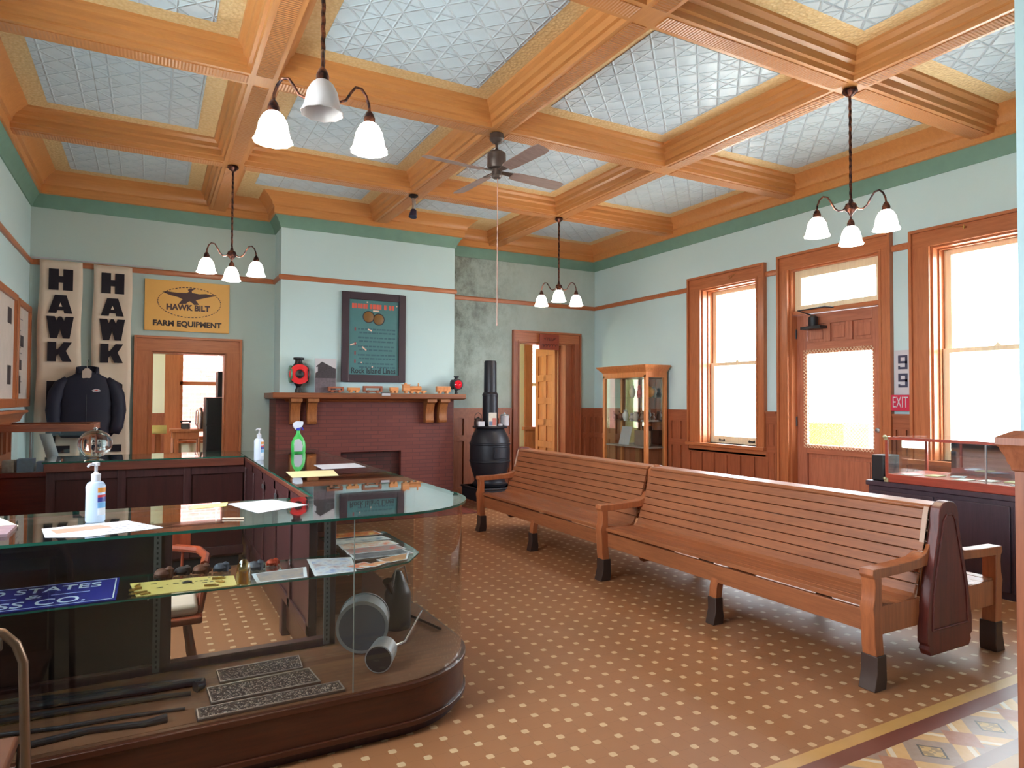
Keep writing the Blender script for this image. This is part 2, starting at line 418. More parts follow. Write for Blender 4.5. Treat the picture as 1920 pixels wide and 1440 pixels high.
b = MB(); b.sweep(plan, [(0.0, ZG), (0.015, ZG), (0.022, ZG+0.03), (0.035, ZG+0.06), (0.07, ZG+0.12), (0.095, ZCO), (0.0, ZCO)], 0, True)
struct('trim_7', b, M_GREEN)
b = MB(); b.sweep(plan, [(0.0, ZCO), (0.10, ZCO), (0.115, ZCO+0.01), (0.115, ZCO+0.10), (0.14, ZCO+0.115), (0.145, ZCO+0.15), (0.19, ZCO+0.20), (0.22, ZCO+0.225), (0.27, ZC), (0.0, ZC)], 0, True)
struct('trim_8', b, M_BMX)
# picture rail
rp = [(0.0, 3.23), (0.022, 3.23), (0.03, 3.25), (0.03, 3.285), (0.018, 3.30), (0.0, 3.30)]
for path in ([(XL, YF), (XL, YB), (CX0, YB), (CX0, YC), (CX1, YC), (CX1, YB), (XR, YB), (XR, 7.48)], [(XR, 6.05), (XR, 5.86)], [(XR, 4.37), (XR, 4.15)], [(XR, 2.72), (XR, YF)]):
    n += 1; b = MB(); b.sweep(path, rp); struct('trim_%d' % (n+2), b, M_CASX)
n += 2

# ------------------------------------------------------------------ wainscot
ZW = 1.47
def wainscot(kind, c, a0, a1, top=ZW, step=0.42, sgn=-1, cap=True, rows=((0.2, 0.93), (1.03, 1.30))):
    """kind 'x': on a wall with face at x=c, runs along y; 'y': face at y=c, runs along x. sgn: direction into the room"""
    global n; n += 1; b = MB()
    def bx(d0, d1, s0, s1, z0, z1, m=0):
        lo, hi = c+sgn*d0, c+sgn*d1
        if kind == 'x': b.box(lo, s0, z0, hi, s1, z1, m)
        else: b.box(s0, lo, z0, s1, hi, z1, m)
    bx(0.0, 0.006, a0, a1, 0.0, top, 0)
    bx(0.004, 0.034, a0, a1, 0.0, 0.2, 1); bx(0.03, 0.036, a0, a1, 0.0, 0.17, 1)
    zs = sorted(rows); bx(0.004, 0.030, a0, a1, zs[-1][1], top-0.03, 1)
    for i in range(len(zs)-1): bx(0.004, 0.030, a0, a1, zs[i][1], zs[i+1][0], 1)
    k = max(1, round((a1-a0)/step)); st = 0.04
    for z0, z1 in zs:
        kk = k*2 if z1-z0 < 0.4 else k*2
        for i in range(kk+1):
            p = a0+(a1-a0)*i/kk; bx(0.004, 0.030, max(a0, p-st), min(a1, p+st), z0, z1, 0)
        for i in range(kk):
            p, q = a0+(a1-a0)*i/kk+st+0.02, a0+(a1-a0)*(i+1)/kk-st-0.02
            if False: bx(0.004, 0.016, p+0.01, q-0.01, z0+0.04, z1-0.04, 0)
    if cap:
        bx(0.0, 0.045, a0, a1, top-0.03, top, 1); bx(0.0, 0.032, a0, a1, top-0.06, top-0.03, 1)
    return struct('trim_%d' % n, b, [M_WAIN, M_WAINX])
wainscot('x', XR, 7.48, YB-0.03); wainscot('x', XR, 5.88, 6.05); wainscot('x', XR, 4.15, 4.37)
wainscot('x', XR, 6.05, 7.48, 0.93, 0.55, rows=((0.2, 0.86),), cap=False); wainscot('x', XR, 2.72, 4.15, 0.93, 0.55, rows=((0.2, 0.86),), cap=False)
wainscot('x', XR, YF, 2.72)
wainscot('y', YB, CX1, 5.36); wainscot('y', YB, 6.76, XR-0.03)
wainscot('x', XL, 6.1, 8.75, sgn=1, step=0.5)
n += 1; b = MB(); b.prism([(XL, 1.47), (XL+0.16, 1.47), (XL+0.165, 1.45), (XL+0.12, 1.42), (XL+0.09, 1.35), (XL, 1.32)], 'y', 6.1, 8.8); struct('trim_%d' % n, b, M_CASY)
for nm, a in (('baseboard_back', (XL, -0.25)), ('baseboard_back_2', (1.15, CX0))):
    b = MB(); b.box(a[0], YB-0.025, 0, a[1], YB, 0.2); b.box(a[0], YB-0.018, 0.2, a[1], YB, 0.22); struct('baseboard_'+('left' if a[0] < 0 else 'back'), b, M_WAIN, bevel=0.003)

# ------------------------------------------------------------------ archway jamb wainscot with moulded cap (right of the view)
n += 1; b = MB()
b.box(2.70, 0.90, 0, 2.72, YF+0.01, 1.40); b.box(2.72, YF, 0, 3.3, YF+0.012, 1.40)
pp = [(0.0, 1.355), (0.006, 1.36), (0.008, 1.375), (0.014, 1.385), (0.020, 1.41), (0.030, 1.43), (0.032, 1.44), (0.042, 1.45), (0.042, 1.475), (0.03, 1.483), (0.0, 1.50)]
b.sweep([(3.4, YF+0.012), (2.70, YF+0.012), (2.70, 0.9)], pp, side=1)
struct('trim_%d' % n, b, M_WAIN)

# ------------------------------------------------------------------ windows and doors of the right wall
def casing_x(b, y0, y1, z1, wl, wr, x=XR, z0=0.0, d=0.035, top=0.19):
    """flat casing with a raised back band on a wall looking towards -x"""
    bb = 0.03
    b.box(x-d, y1, z0, x, y1+wl-bb, z1); b.box(x-d, y0-wr+bb, z0, x, y0, z1)
    b.box(x-d, y0-wr+bb, z1, x, y1+wl-bb, z1+top-bb, 1)
    b.box(x-d-0.028, y1+wl-bb, z0, x, y1+wl, z1+top); b.box(x-d-0.028, y0-wr, z0, x, y0-wr+bb, z1+top)
    b.box(x-d-0.028, y0-wr+bb, z1+top-bb, x, y1+wl-bb, z1+top, 1)
    b.box(x-d-0.008, y1, z0, x-d, y1+0.025, z1); b.box(x-d-0.008, y0-0.025, z0, x-d, y0, z1); b.box(x-d-0.008, y0-0.025, z1, x-d, y1+0.025, z1+0.025, 1)
def window_right(idx, H, wl, wr):
    y0, y1, z0, z1 = H
    b = MB(); casing_x(b, y0, y1, z1, wl, wr, z0=z0-0.02)
    # jamb lining
    b.box(XR, y0, z0, XR+0.30, y0+0.02, z1); b.box(XR, y1-0.02, z0, XR+0.30, y1, z1); b.box(XR, y0+0.02, z1-0.02, XR+0.30, y1-0.02, z1, 1)
    for q in (0.09,):
        b.box(XR+q, y1-0.035, z0, XR+q+0.03, y1-0.02, z1); b.box(XR+q, y0+0.02, z0, XR+q+0.03, y0+0.035, z1); b.box(XR+q, y0+0.035, z1-0.035, XR+q+0.03, y1-0.035, z1-0.02, 1)
    win = struct('window_%d' % idx, b, [M_CAS, M_CASY])
    s = MB(); s.box(XR-0.09, y0-wr-0.01, z0-0.045, XR+0.30, y1+wl+0.01, z0); s.box(XR-0.03, y0-wr, z0-0.13, XR, y1+wl, z0-0.045)
    struct('window_sill', s, M_CASY, win, bevel=0.004)
    zm = 2.13
    for nm, xx, za, zb, top, bot in (('upper_sash', XR+0.20, zm-0.02, z1-0.02, 0.06, 0.045), ('lower_sash', XR+0.155, z0, zm+0.025, 0.045, 0.10)):
        s = MB(); a0, a1 = y0+0.02, y1-0.02; st = 0.07
        s.box(xx, a0, za, xx+0.04, a0+st, zb); s.box(xx, a1-st, za, xx+0.04, a1, zb)
        s.box(xx, a0+st, zb-top, xx+0.04, a1-st, zb); s.box(xx, a0+st, za, xx+0.04, a1-st, za+bot)
        sh = struct(nm, s, M_CREAM, win, bevel=0.003)
        g = MB(); g.box(xx+0.017, a0+st, za+bot, xx+0.021, a1-st, zb-top); struct('pane', g, M_PANE, sh)
        if nm == 'lower_sash':
            for yy in (a0+0.22, a1-0.22):
                g = MB(); g.box(xx-0.018, yy-0.05, za+0.035, xx-0.006, yy+0.05, za+0.052); g.box(xx-0.012, yy-0.05, za+0.03, xx, yy-0.035, za+0.06); g.box(xx-0.012, yy+0.035, za+0.03, xx, yy+0.05, za+0.06)
                struct('sash_lift', g, M_BLACK, sh)
            g = MB(); ym = (y0+y1)/2; g.prism([(ym-0.035, zb), (ym+0.035, zb), (ym, zb+0.035)], 'x', xx+0.01, xx+0.03); struct('sash_latch', g, M_CREAM, sh)
    return win
window_right(1, W1, 0.25, 0.15); window_right(2, W2, 0.20, 0.18)

# entrance door
b = MB(); y0, y1, _, z1 = DR; casing_x(b, y0, y1, z1, 0.15, 0.14, z0=0)
b.box(XR, y0, 0, XR+0.30, y0+0.03, z1); b.box(XR, y1-0.03, 0, XR+0.30, y1, z1); b.box(XR, y0+0.03, z1-0.02, XR+0.30, y1-0.03, z1, 1)
b.box(XR-0.01, y0+0.02, 0, XR+0.32, y1-0.02, 0.02, 1)
b.box(XR+0.03, y0+0.03, 2.685, XR+0.20, y1-0.03, 2.735, 1)
dfr = struct('door_1', b, [M_CAS, M_CASY])
XD = XR+0.10; a0, a1 = y0+0.03, y1-0.03
s = MB(); s.box(XD-0.03, a0, 2.735, XD+0.04, a1, 2.80); s.box(XD-0.03, a0, 3.15, XD+0.04, a1, z1-0.02); s.box(XD-0.03, a0, 2.80, XD+0.04, a0+0.07, 3.15); s.box(XD-0.03, a1-0.09, 2.80, XD+0.04, a1, 3.15)
tr = struct('transom_sash', s, M_CREAM, dfr, bevel=0.003)
g = MB(); g.box(XD+0.018, a0+0.07, 2.80, XD+0.022, a1-0.09, 3.15); struct('pane', g, M_PANE, tr)
M_DOOR = wood('door_oak', (180, 112, 86), (144, 82, 60), 'z', 0.35); M_DOORX = wood('door_oak_rail', (178, 110, 84), (144, 82, 60), 'y', 0.35)
s = MB(); st = 0.14
s.box(XD, a0, 0.01, XD+0.045, a0+st, 2.68); s.box(XD, a1-st, 0.01, XD+0.045, a1, 2.68)
for za, zb in ((2.55, 2.68), (2.19, 2.33), (0.96, 1.07), (0.01, 0.25)): s.box(XD, a0+st, za, XD+0.045, a1-st, zb, 1)
w3 = (a1-a0-2*st)
for k in (1, 2): s.box(XD, a0+st+w3*k/3-0.04, 2.33, XD+0.045, a0+st+w3*k/3+0.04, 2.55)
for k in range(3):
    p = a0+st+w3*k/3+(0.04 if k else 0); q = a0+st+w3*(k+1)/3-(0.04 if k < 2 else 0)
    s.box(XD+0.022, p, 2.33, XD+0.03, q, 2.55); s.box(XD+0.012, p+0.03, 2.365, XD+0.022, q-0.03, 2.515)
s.box(XD+0.028, a0+st, 0.25, XD+0.036, a1-st, 0.96); s.box(XD+0.014, a0+st+0.05, 0.30, XD+0.028, a1-st-0.05, 0.91)
leaf = struct('door_leaf', s, [M_DOOR, M_DOORX], dfr, bevel=0.004)
g = MB(); g.box(XD+0.02, a0+st, 1.07, XD+0.024, a1-st, 2.19); struct('pane', g, M_PANE, leaf)
g = MB(); g.box(XD-0.022, a0+st-0.03, 1.04, XD-0.018, a0+st-0.025, 2.22)
M_WIRE = plain('brass_wire_mesh', (226, 206, 176), 0.4, 0.3)
ya, yb, za, zb = a0+st-0.03, a1-st+0.03, 1.03, 2.24
g = MB(); L = 0.03; k = 0
def clipline(y_, z_, s_):
    pts = []
    H = zb-za
    p0 = (y_, za); p1 = (y_+s_*H, zb)
    t0, t1 = 0, 1
    for lo, hi in ((ya, yb),):
        d = p1[0]-p0[0]; tA, tB = (lo-p0[0])/d, (hi-p0[0])/d
        if tA > tB: tA, tB = tB, tA
        t0, t1 = max(t0, tA), min(t1, tB)
    if t1-t0 > 0.01: return (p0[0]+(p1[0]-p0[0])*t0, za+H*t0), (p0[0]+(p1[0]-p0[0])*t1, za+H*t1)
H = zb-za; yy = ya-H
while yy < yb+H:
    for s_ in (1, -1):
        c = clipline(yy, za, s_)
        if c: g.tube([(XD-0.02, c[0][0], c[0][1]), (XD-0.02, c[1][0], c[1][1])], 0.003, 4, cap=False)
    yy += 0.042
struct('wire_guard', g, M_WIRE, leaf)
g = MB()
for z in (2.45, 1.35, 0.35): g.tube([(XR+0.085, a1+0.0, z-0.06), (XR+0.085, a1+0.0, z+0.06)], 0.012, 8)
struct('hinge', g, M_BLACK, leaf)
g = MB(); g.lathe([(0.001, -0.05), (0.027, -0.045), (0.03, -0.02), (0.012, -0.012), (0.012, 0.0)], (XD, a0+0.06, 1.28), 12, axis='x')
struct('door_knob', g, plain('steel', (190, 195, 200), 0.25, 0.9), leaf)
# door closer
g = MB(); g.lathe([(0.05, 0), (0.055, 0.01), (0.055, 0.13), (0.03, 0.15)], (XD-0.07, 5.38, 2.50), 16, cap=True); g.box(XD-0.13, 5.24, 2.485, XD-0.001, 5.52, 2.52)
g.tube([(XD-0.07, 5.38, 2.65), (XD-0.16, 5.53, 2.72), (XD-0.10, 5.20, 2.74), (XR+0.03, 5.10, 2.72)], 0.009, 6)
dc = thing('door_closer', 'black iron door closer at the top of the entrance door below the transom', 'door closer', (XD-0.07, 5.38, 2.48))
obj('closer_body', g, M_BLACK, dc)

# ------------------------------------------------------------------ doorway openings of the back wall
def casing_y(b, x0, x1, z1, wd=0.2, y=YB, d=0.035, top=0.2):
    bb = 0.03
    b.box(x0-wd+bb, y-d, 0, x0, y, z1); b.box(x1, y-d, 0, x1+wd-bb, y, z1); b.box(x0-wd+bb, y-d, z1, x1+wd-bb, y, z1+top-bb, 1)
    b.box(x0-wd, y-d-0.028, 0, x0-wd+bb, y, z1+top); b.box(x1+wd-bb, y-d-0.028, 0, x1+wd, y, z1+top); b.box(x0-wd+bb, y-d-0.028, z1+top-bb, x1+wd-bb, y, z1+top, 1)
    b.box(x0-0.025, y-d-0.008, 0, x0, y-d, z1); b.box(x1, y-d-0.008, 0, x1+0.025, y-d, z1); b.box(x0-0.025, y-d-0.008, z1, x1+0.025, y-d, z1+0.025, 1)
    b.box(x0, y, 0, x0+0.02, y+0.24, z1); b.box(x1-0.02, y, 0, x1, y+0.24, z1); b.box(x0+0.02, y, z1-0.02, x1-0.02, y+0.24, z1, 1)
b = MB(); casing_y(b, D2[0], D2[1], D2[3], 0.2); struct('door_2', b, [M_CAS, M_CASX])
b = MB(); casing_y(b, D3[0], D3[1], D3[3], 0.13, top=0.19); b.box(6.47, YB+0.03, 0, 6.60, YB+0.24, 2.58); b.box(6.45, YB+0.20, 0, 6.47, YB+0.24, 2.58); d3 = struct('door_3', b, [M_WAIN, M_CASX])
# door leaf of the corner door, swung inwards to the far side
def leaf_panels():
    s = MB(); W, H, T = 0.78, 2.56, 0.06
    s.box(0, 0.024, 0, W, T-0.024, H)
    for x0, x1 in ((0, 0.11), (W-0.11, W), (W/2-0.05, W/2+0.05)): s.box(x0, 0, 0, x1, T, H)
    zs = [0.0, 0.25, 0.36, 0.78, 0.90, 1.28, 1.40, 1.80, 1.92, 2.42, 2.56]
    for k in range(0, len(zs)-1, 2):
        pass
    for z0, z1 in ((0, 0.22), (0.72, 0.84), (1.12, 1.24), (1.52, 1.64), (1.94, 2.06), (2.42, 2.56)): s.box(0.11, 0, z0, W-0.11, T, z1)
    return s
s = leaf_panels(); s.xf(Matrix.Translation((6.44, YB+0.235, 0.01)) @ Matrix.Rotation(math.radians(86), 4, 'Z'))
struct('door_leaf', s, wood('door_fir', (186, 118, 72), (150, 86, 48), 'z', 0.35), d3, bevel=0.004)
g = MB()
for z in (0.35, 1.45, 2.3): g.tube([(6.50, YB+0.215, z-0.08), (6.50, YB+0.215, z+0.08)], 0.014, 8)
struct('hinge', g, M_BLACK, d3)

# ------------------------------------------------------------------ rooms beyond the doorways
M_CREAMW = m_wall('cream_plaster', (232, 226, 196)); M_OUTB = None
def brick(name, c1, c2, mor, sc=1.0, bw=0.22, rh=0.075, axis='y', rough=0.8):
    k = N(name); x, y, z = k.xyz(); cm = k.n('ShaderNodeCombineXYZ'); k.t.links.new({'y': x, 'x': y}[axis], cm.inputs[0]); k.t.links.new(z, cm.inputs[1])
    br = k.n('ShaderNodeTexBrick'); k.t.links.new(cm.outputs[0], br.inputs['Vector'])
    br.inputs['Color1'].default_value = RGB(*c1); br.inputs['Color2'].default_value = RGB(*c2); br.inputs['Mortar'].default_value = RGB(*mor)
    br.inputs['Scale'].default_value = 1; br.inputs['Mortar Size'].default_value = 0.006; br.inputs['Brick Width'].default_value = bw; br.inputs['Row Height'].default_value = rh
    k.bump(br.outputs['Fac'], -0.3, 0.004); return k.fin(br.outputs['Color'], rough)
YR = 12.4
b = MB(); b.box(-2.2, YB+0.22, 0, -2.0, YR+0.2, 3.2); b.box(3.4, YB+0.22, 0, 3.6, YR+0.2, 3.2)
# far wall of the office: window in it
b.box(-2.0, YR, 0, 0.42, YR+0.2, 3.2); b.box(1.30, YR, 0, 3.4, YR+0.2, 3.2); b.box(0.42, YR, 0, 1.30, YR+0.2, 0.9); b.box(0.42, YR, 2.75, 1.30, YR+0.2, 3.2)
b.box(-2.2, YB+0.22, 3.2, 3.6, YR+0.2, 3.3)
struct('wall_office', b, M_CREAMW)
b = MB(); b.box(-2.2, YB+0.22, -0.05, 3.6, YR+0.2, 0.0); struct('floor_office', b, M_WAINX)
b = MB(); x0, x1 = 0.42, 1.30; y = YR
b.box(x0-0.22, y-0.04, 0.0, x0, y, 2.95); b.box(x1, y-0.04, 0.8, x1+0.2, y, 2.95); b.box(x0, y-0.04, 2.75, x1, y, 2.95); b.box(x0-0.02, y-0.10, 0.86, x1+0.2, y+0.1, 0.9)
wo = struct('window_3', b, M_CAS)
s = MB(); s.box(x0, y+0.08, 0.9, x0+0.05, y+0.12, 2.75); s.box(x1-0.05, y+0.08, 0.9, x1, y+0.12, 2.75); s.box(x0, y+0.08, 1.83, x1, y+0.12, 1.89); s.box(x0, y+0.08, 2.69, x1, y+0.12, 2.75); s.box(x0, y+0.08, 0.9, x1, y+0.12, 0.96)
sh = struct('sash', s, M_CASX, wo); g = MB(); g.box(x0+0.05, y+0.098, 0.96, x1-0.05, y+0.102, 2.69); struct('pane', g, M_PANE, sh)
n += 1; wn = MB(); wn.box(-2.0, YR-0.03, 0, 0.2, YR, 1.30); wn.box(-2.0, YR-0.06, 1.30, 0.2, YR, 1.36)
for k in range(9): wn.box(-2.0+k*0.25, YR-0.045, 0.0, -1.93+k*0.25, YR-0.03, 1.3)
struct('trim_%d' % n, wn, M_WAIN)
b = MB(); b.box(-1.0, 14.6, 0, 4.5, 14.9, 5.5); b.box(5.2, 13.6, 0, 9.5, 13.8, 6.0); struct('wall_outside_brick', b, brick('red_brick_outside', (134, 84, 78), (124, 74, 70), (150, 122, 118)))  # right-hand wall added to dim and tint the vestibule window
# vestibule beyond the corner door; unseen west opening added to let light in
b = MB(); b.box(4.4, YB+0.22, 0, 4.5, 12.2, 1.0); b.box(4.4, YB+0.22, 2.9, 4.5, 12.2, 3.2); b.box(4.4, YB+0.22, 1.0, 4.5, 10.5, 2.9); b.box(4.4, 11.8, 1.0, 4.5, 12.2, 2.9); b.box(7.4, YB+0.22, 0, 7.5, 12.2, 3.2); b.box(4.4, YB+0.22, 3.2, 7.5, 12.2, 3.3)
b.box(4.4, 12.0, 0, 6.97, 12.2, 3.2); b.box(6.97, 12.0, 0, 7.34, 12.2, 1.0); b.box(6.97, 12.0, 2.9, 7.34, 12.2, 3.2); b.box(7.34, 12.0, 0, 7.5, 12.2, 3.2)
struct('wall_vestibule', b, M_CREAMW)
b = MB(); b.box(4.4, YB+0.22, -0.05, 7.5, 12.2, 0); struct('floor_vestibule', b, M_WAINX)
b = MB(); b.box(6.80, 11.95, 0, 6.97, 12.0, 3.05); b.box(7.34, 11.95, 0, 7.40, 12.0, 3.05); b.box(6.97, 11.95, 2.9, 7.34, 12.0, 3.05); b.box(6.75, 11.9, 0.99, 7.40, 12.0, 1.05); b.box(6.97, 11.97, 0, 7.34, 12.0, 0.99)
wv = struct('window_4', b, M_CAS)
s = MB(); s.box(6.97, 12.06, 1.9, 7.34, 12.1, 1.96); s.box(6.97, 12.06, 1.0, 7.0, 12.1, 2.9); s.box(7.31, 12.06, 1.0, 7.34, 12.1, 2.9); struct('sash', s, M_CREAM, wv)

# ------------------------------------------------------------------ outside ground, unseen left windows added to light the room
b = MB(); b.quad((7.4, -30, -0.3), (60, -30, -0.3), (60, 40, -0.3), (7.4, 40, -0.3)); b.quad((-60, 12.7, -0.3), (7.4, 12.7, -0.3), (7.4, 60, -0.3), (-60, 60, -0.3)); b.quad((-60, -30, -0.3), (-1.7, -30, -0.3), (-1.7, 12.7, -0.3), (-60, 12.7, -0.3))
struct('ground', b, plain('pale_concrete', (214, 208, 196), 0.9))

def window_left(idx, y0, y1, z0, z1):
    b = MB(); x = XL
    for ya_, yb_ in ((y0-0.16, y0), (y1, y1+0.16)): b.box(x, ya_, z0-0.1, x+0.035, yb_, z1)
    b.box(x, y0-0.16, z1, x+0.035, y1+0.16, z1+0.17, 1); b.box(x-0.3, y0-0.18, z0-0.04, x+0.09, y1+0.18, z0, 1)
    win = struct('window_%d' % idx, b, [M_CAS, M_CASY]); s = MB(); X = x-0.2
    s.box(X, y0, z0, X+0.04, y0+0.06, z1); s.box(X, y1-0.06, z0, X+0.04, y1, z1); s.box(X, y0+0.06, z1-0.06, X+0.04, y1-0.06, z1); s.box(X, y0+0.06, z0, X+0.04, y1-0.06, z0+0.09); s.box(X, y0+0.06, 2.1, X+0.04, y1-0.06, 2.15)
    sh = struct('sash', s, M_CREAM, win); g = MB(); g.box(X+0.018, y0+0.06, z0+0.09, X+0.022, y1-0.06, z1-0.06); struct('pane', g, M_PANE, sh)
window_left(5, 1.7, 3.1, 1.5, 3.3); window_left(6, 3.6, 5.0, 1.5, 3.3)

# ================================================================== OBJECTS
M_COPPER = N('oxidised_copper'); _k = M_COPPER
M_COPPER = _k.fin(_k.ramp(_k.noise(26, 5), [(0.42, RGB(44, 30, 34)), (0.62, RGB(120, 74, 58)), (0.8, RGB(176, 120, 92))]), 0.3, 0.75)
M_BRASS = plain('old_brass', (190, 150, 84), 0.3, 0.85); M_STEEL = plain('steel', (190, 195, 200), 0.25, 0.9)
M_SHADE = emit('lit_glass_shade', (255, 244, 226), 1.0)
_k = N('frosted_glass_shade'); _k.b.inputs['Transmission Weight'].default_value = 0.25; M_FROST = _k.fin(RGB(236, 230, 234), 0.3)
M_PAPER = plain('white_paper', (194, 192, 200), 0.7, var=0.03); M_YPAPER = plain('yellow_paper', (226, 206, 128), 0.7, var=0.03)
M_DARK = plain('near_black', (18, 16, 22), 0.5)
M_COUNTER = wood('counter_mahogany', (74, 42, 42), (52, 28, 30), 'z', 0.35); M_COUNTERX = wood('counter_mahogany_rail', (110, 58, 44), (74, 36, 28), 'x', 0.35)
M_GL = glass_mat('display_glass', (0.93, 0.97, 0.96), 1.0, 0.05)
M_GLTOP = glass_mat('counter_top_glass', (0.86, 0.93, 0.91), 1.0, 0.07)
M_GEDGE = plain('green_glass_edge', (30, 84, 70), 0.15)

# ------------------------------------------------------------------ chandeliers (origin where the rod meets the beam)
def make_chandelier(first_az, drop=0.97, lit=(1, 1, 1), label=None):
    r = thing('chandelier', label, 'chandelier', (0, 0, 0), 'three-armed chandeliers under the coffered ceiling')
    b = MB(); b.lathe([(0.001, 0), (0.055, -0.002), (0.06, -0.02), (0.03, -0.05), (0.012, -0.06)], n=20); obj('canopy', b, M_COPPER, r, smooth=True)
    b = MB(); H = drop; NT = 60; vs = []
    b.tube([(0.0015*math.cos(i*1.3), 0.0015*math.sin(i*1.3), -0.05-(H-0.09)*i/NT) for i in range(NT+1)], 0.011, 8); obj('rod', b, M_COPPER, r)
    b = MB(); b.lathe([(0.001, -H-0.075), (0.012, -H-0.06), (0.02, -H-0.045), (0.045, -H-0.02), (0.048, -H+0.005), (0.04, -H+0.03), (0.018, -H+0.045), (0.014, -H+0.07)], n=20); obj('centre_ball', b, M_COPPER, r)
    for k in range(3):
        a = first_az+k*2*math.pi/3; ca, sa = math.cos(a), math.sin(a)
        pr = [(0.04, 0.0), (0.07, -0.025), (0.10, -0.03), (0.135, -0.01), (0.165, 0.04), (0.195, 0.08), (0.23, 0.085), (0.26, 0.055), (0.278, 0.01), (0.282, -0.03)]
        b = MB(); b.tube([(q*ca, q*sa, -H+z) for q, z in pr], 0.0075, 8); arm = obj('arm', b, M_COPPER, r)
        c = (0.282*ca, 0.282*sa, -H)
        b = MB(); b.lathe([(0.009, -0.02), (0.02, -0.035), (0.03, -0.06), (0.03, -0.085), (0.036, -0.10)], c, 16); obj('socket', b, M_COPPER, arm)
        b = MB(); b.lathe([(0.034, -0.088), (0.052, -0.105), (0.070, -0.14), (0.080, -0.19), (0.086, -0.22), (0.098, -0.24), (0.094, -0.241), (0.081, -0.22), (0.075, -0.19), (0.064, -0.14), (0.045, -0.11), (0.03, -0.095)], c, 40, fl=(0.035, 10, -0.21))
        sh = obj('shade', b, M_SHADE if lit[k] else M_FROST, arm)
        b = MB(); b.ball((c[0], c[1], c[2]-0.16), 0.028, 12, sz=1.3); obj('bulb', b, emit('bulb', (255, 240, 215), 1.0) if lit[k] else M_FROST, arm)
    return r
def az(x, y): return math.atan2(y, x)
c = make_chandelier(az(BX[0], BY[0])+math.pi, lit=(0, 1, 1), label='nearest chandelier, with one unlit frosted shade between two lit ones'); c.location = (0.744, BY[0], ZB-0.006)
c = make_chandelier(az(BX[0], BY[2]), label='lit chandelier hanging in front of the yellow sign above the office doorway'); c.location = (BX[0], BY[2], ZB-0.006)
c = make_chandelier(az(BX[2], BY[0]), label='lit chandelier near the entrance door transom on the right side'); c.location = (BX[2], BY[0], ZB-0.006)
c = make_chandelier(az(BX[2], BY[2])+math.pi, label='lit chandelier in the far right corner above the stove and open corner door'); c.location = (BX[2], BY[2], ZB-0.006)

# ------------------------------------------------------------------ ceiling fan
fx, fy = BX[1], BY[1]
fan = thing('ceiling_fan', 'brown four-bladed ceiling fan hanging from the crossing of the beams', 'ceiling fan', (fx, fy, ZB))
M_FAN = plain('bronze_fan', (96, 84, 80), 0.4, 0.5); M_BLADE = wood('fan_blade', (160, 138, 134), (130, 108, 106), 'x', 0.4)
b = MB(); b.lathe([(0.001, ZB-0.006), (0.065, ZB-0.008), (0.07, ZB-0.06), (0.045, ZB-0.09), (0.02, ZB-0.10)], (fx, fy, 0), 24); obj('canopy', b, M_FAN, fan)
b = MB(); b.tube([(fx, fy, ZB-0.09), (fx, fy, 3.98)], 0.013, 10); obj('down_rod', b, M_FAN, fan)
b = MB(); b.lathe([(0.015, 4.0), (0.03, 3.985), (0.05, 3.975), (0.075, 3.965), (0.088, 3.95), (0.09, 3.83), (0.08, 3.81), (0.05, 3.80), (0.045, 3.76), (0.05, 3.74), (0.04, 3.72), (0.001, 3.715)], (fx, fy, 0), 28); obj('motor', b, M_FAN, fan)
for k in range(4):
    a = math.radians(5+90*k); m = Matrix.Translation((fx, fy, 3.775)) @ Matrix.Rotation(a, 4, 'Z') @ Matrix.Rotation(math.radians(-13), 4, 'X')
    b = MB(); b.prism([(0.17, -0.05), (0.24, -0.062), (0.70, -0.075), (0.76, -0.06), (0.77, 0.0), (0.76, 0.06), (0.70, 0.075), (0.24, 0.062), (0.17, 0.05)], 'z', -0.004, 0.004); b.xf(m); bl = obj('blade', b, M_BLADE, fan)
    b = MB(); b.prism([(0.05, -0.02), (0.2, -0.035), (0.24, 0), (0.2, 0.035), (0.05, 0.02)], 'z', 0.004, 0.012); b.xf(m); obj('blade_iron', b, M_FAN, bl)
b = MB(); b.tube([(fx+0.01, fy, 3.72), (fx+0.012, fy, 2.33)], 0.004, 6); b.ball((fx+0.012, fy, 2.32), 0.009, 8, sz=1.8); obj('pull_cord', b, plain('pink_cord', (206, 168, 156), 0.6), fan)

# spot lamp on the beam
t = thing('spot_lamp', 'small black and chrome spot lamp fixed under the beam crossing before the chimney', 'spot lamp', (2.83, BY[2], ZB))
b = MB(); b.lathe([(0.001, ZB-0.006), (0.055, ZB-0.008), (0.06, ZB-0.025), (0.02, ZB-0.05), (0.001, ZB-0.05)], (2.83, BY[2], 0), 20); obj('canopy', b, M_BLACK, t)
b = MB(); b.tube([(2.83, BY[2], ZB-0.05), (2.835, BY[2]-0.01, ZB-0.12), (2.825, BY[2]-0.02, ZB-0.21)], 0.022, 10); obj('lamp_stem', b, M_STEEL, t)
b = MB(); b.tube([(2.83, BY[2]-0.015, ZB-0.20), (2.81, BY[2]-0.03, ZB-0.29)], [0.035, 0.052], 14); obj('lamp_head', b, plain('navy_enamel', (40, 44, 76), 0.35), t)

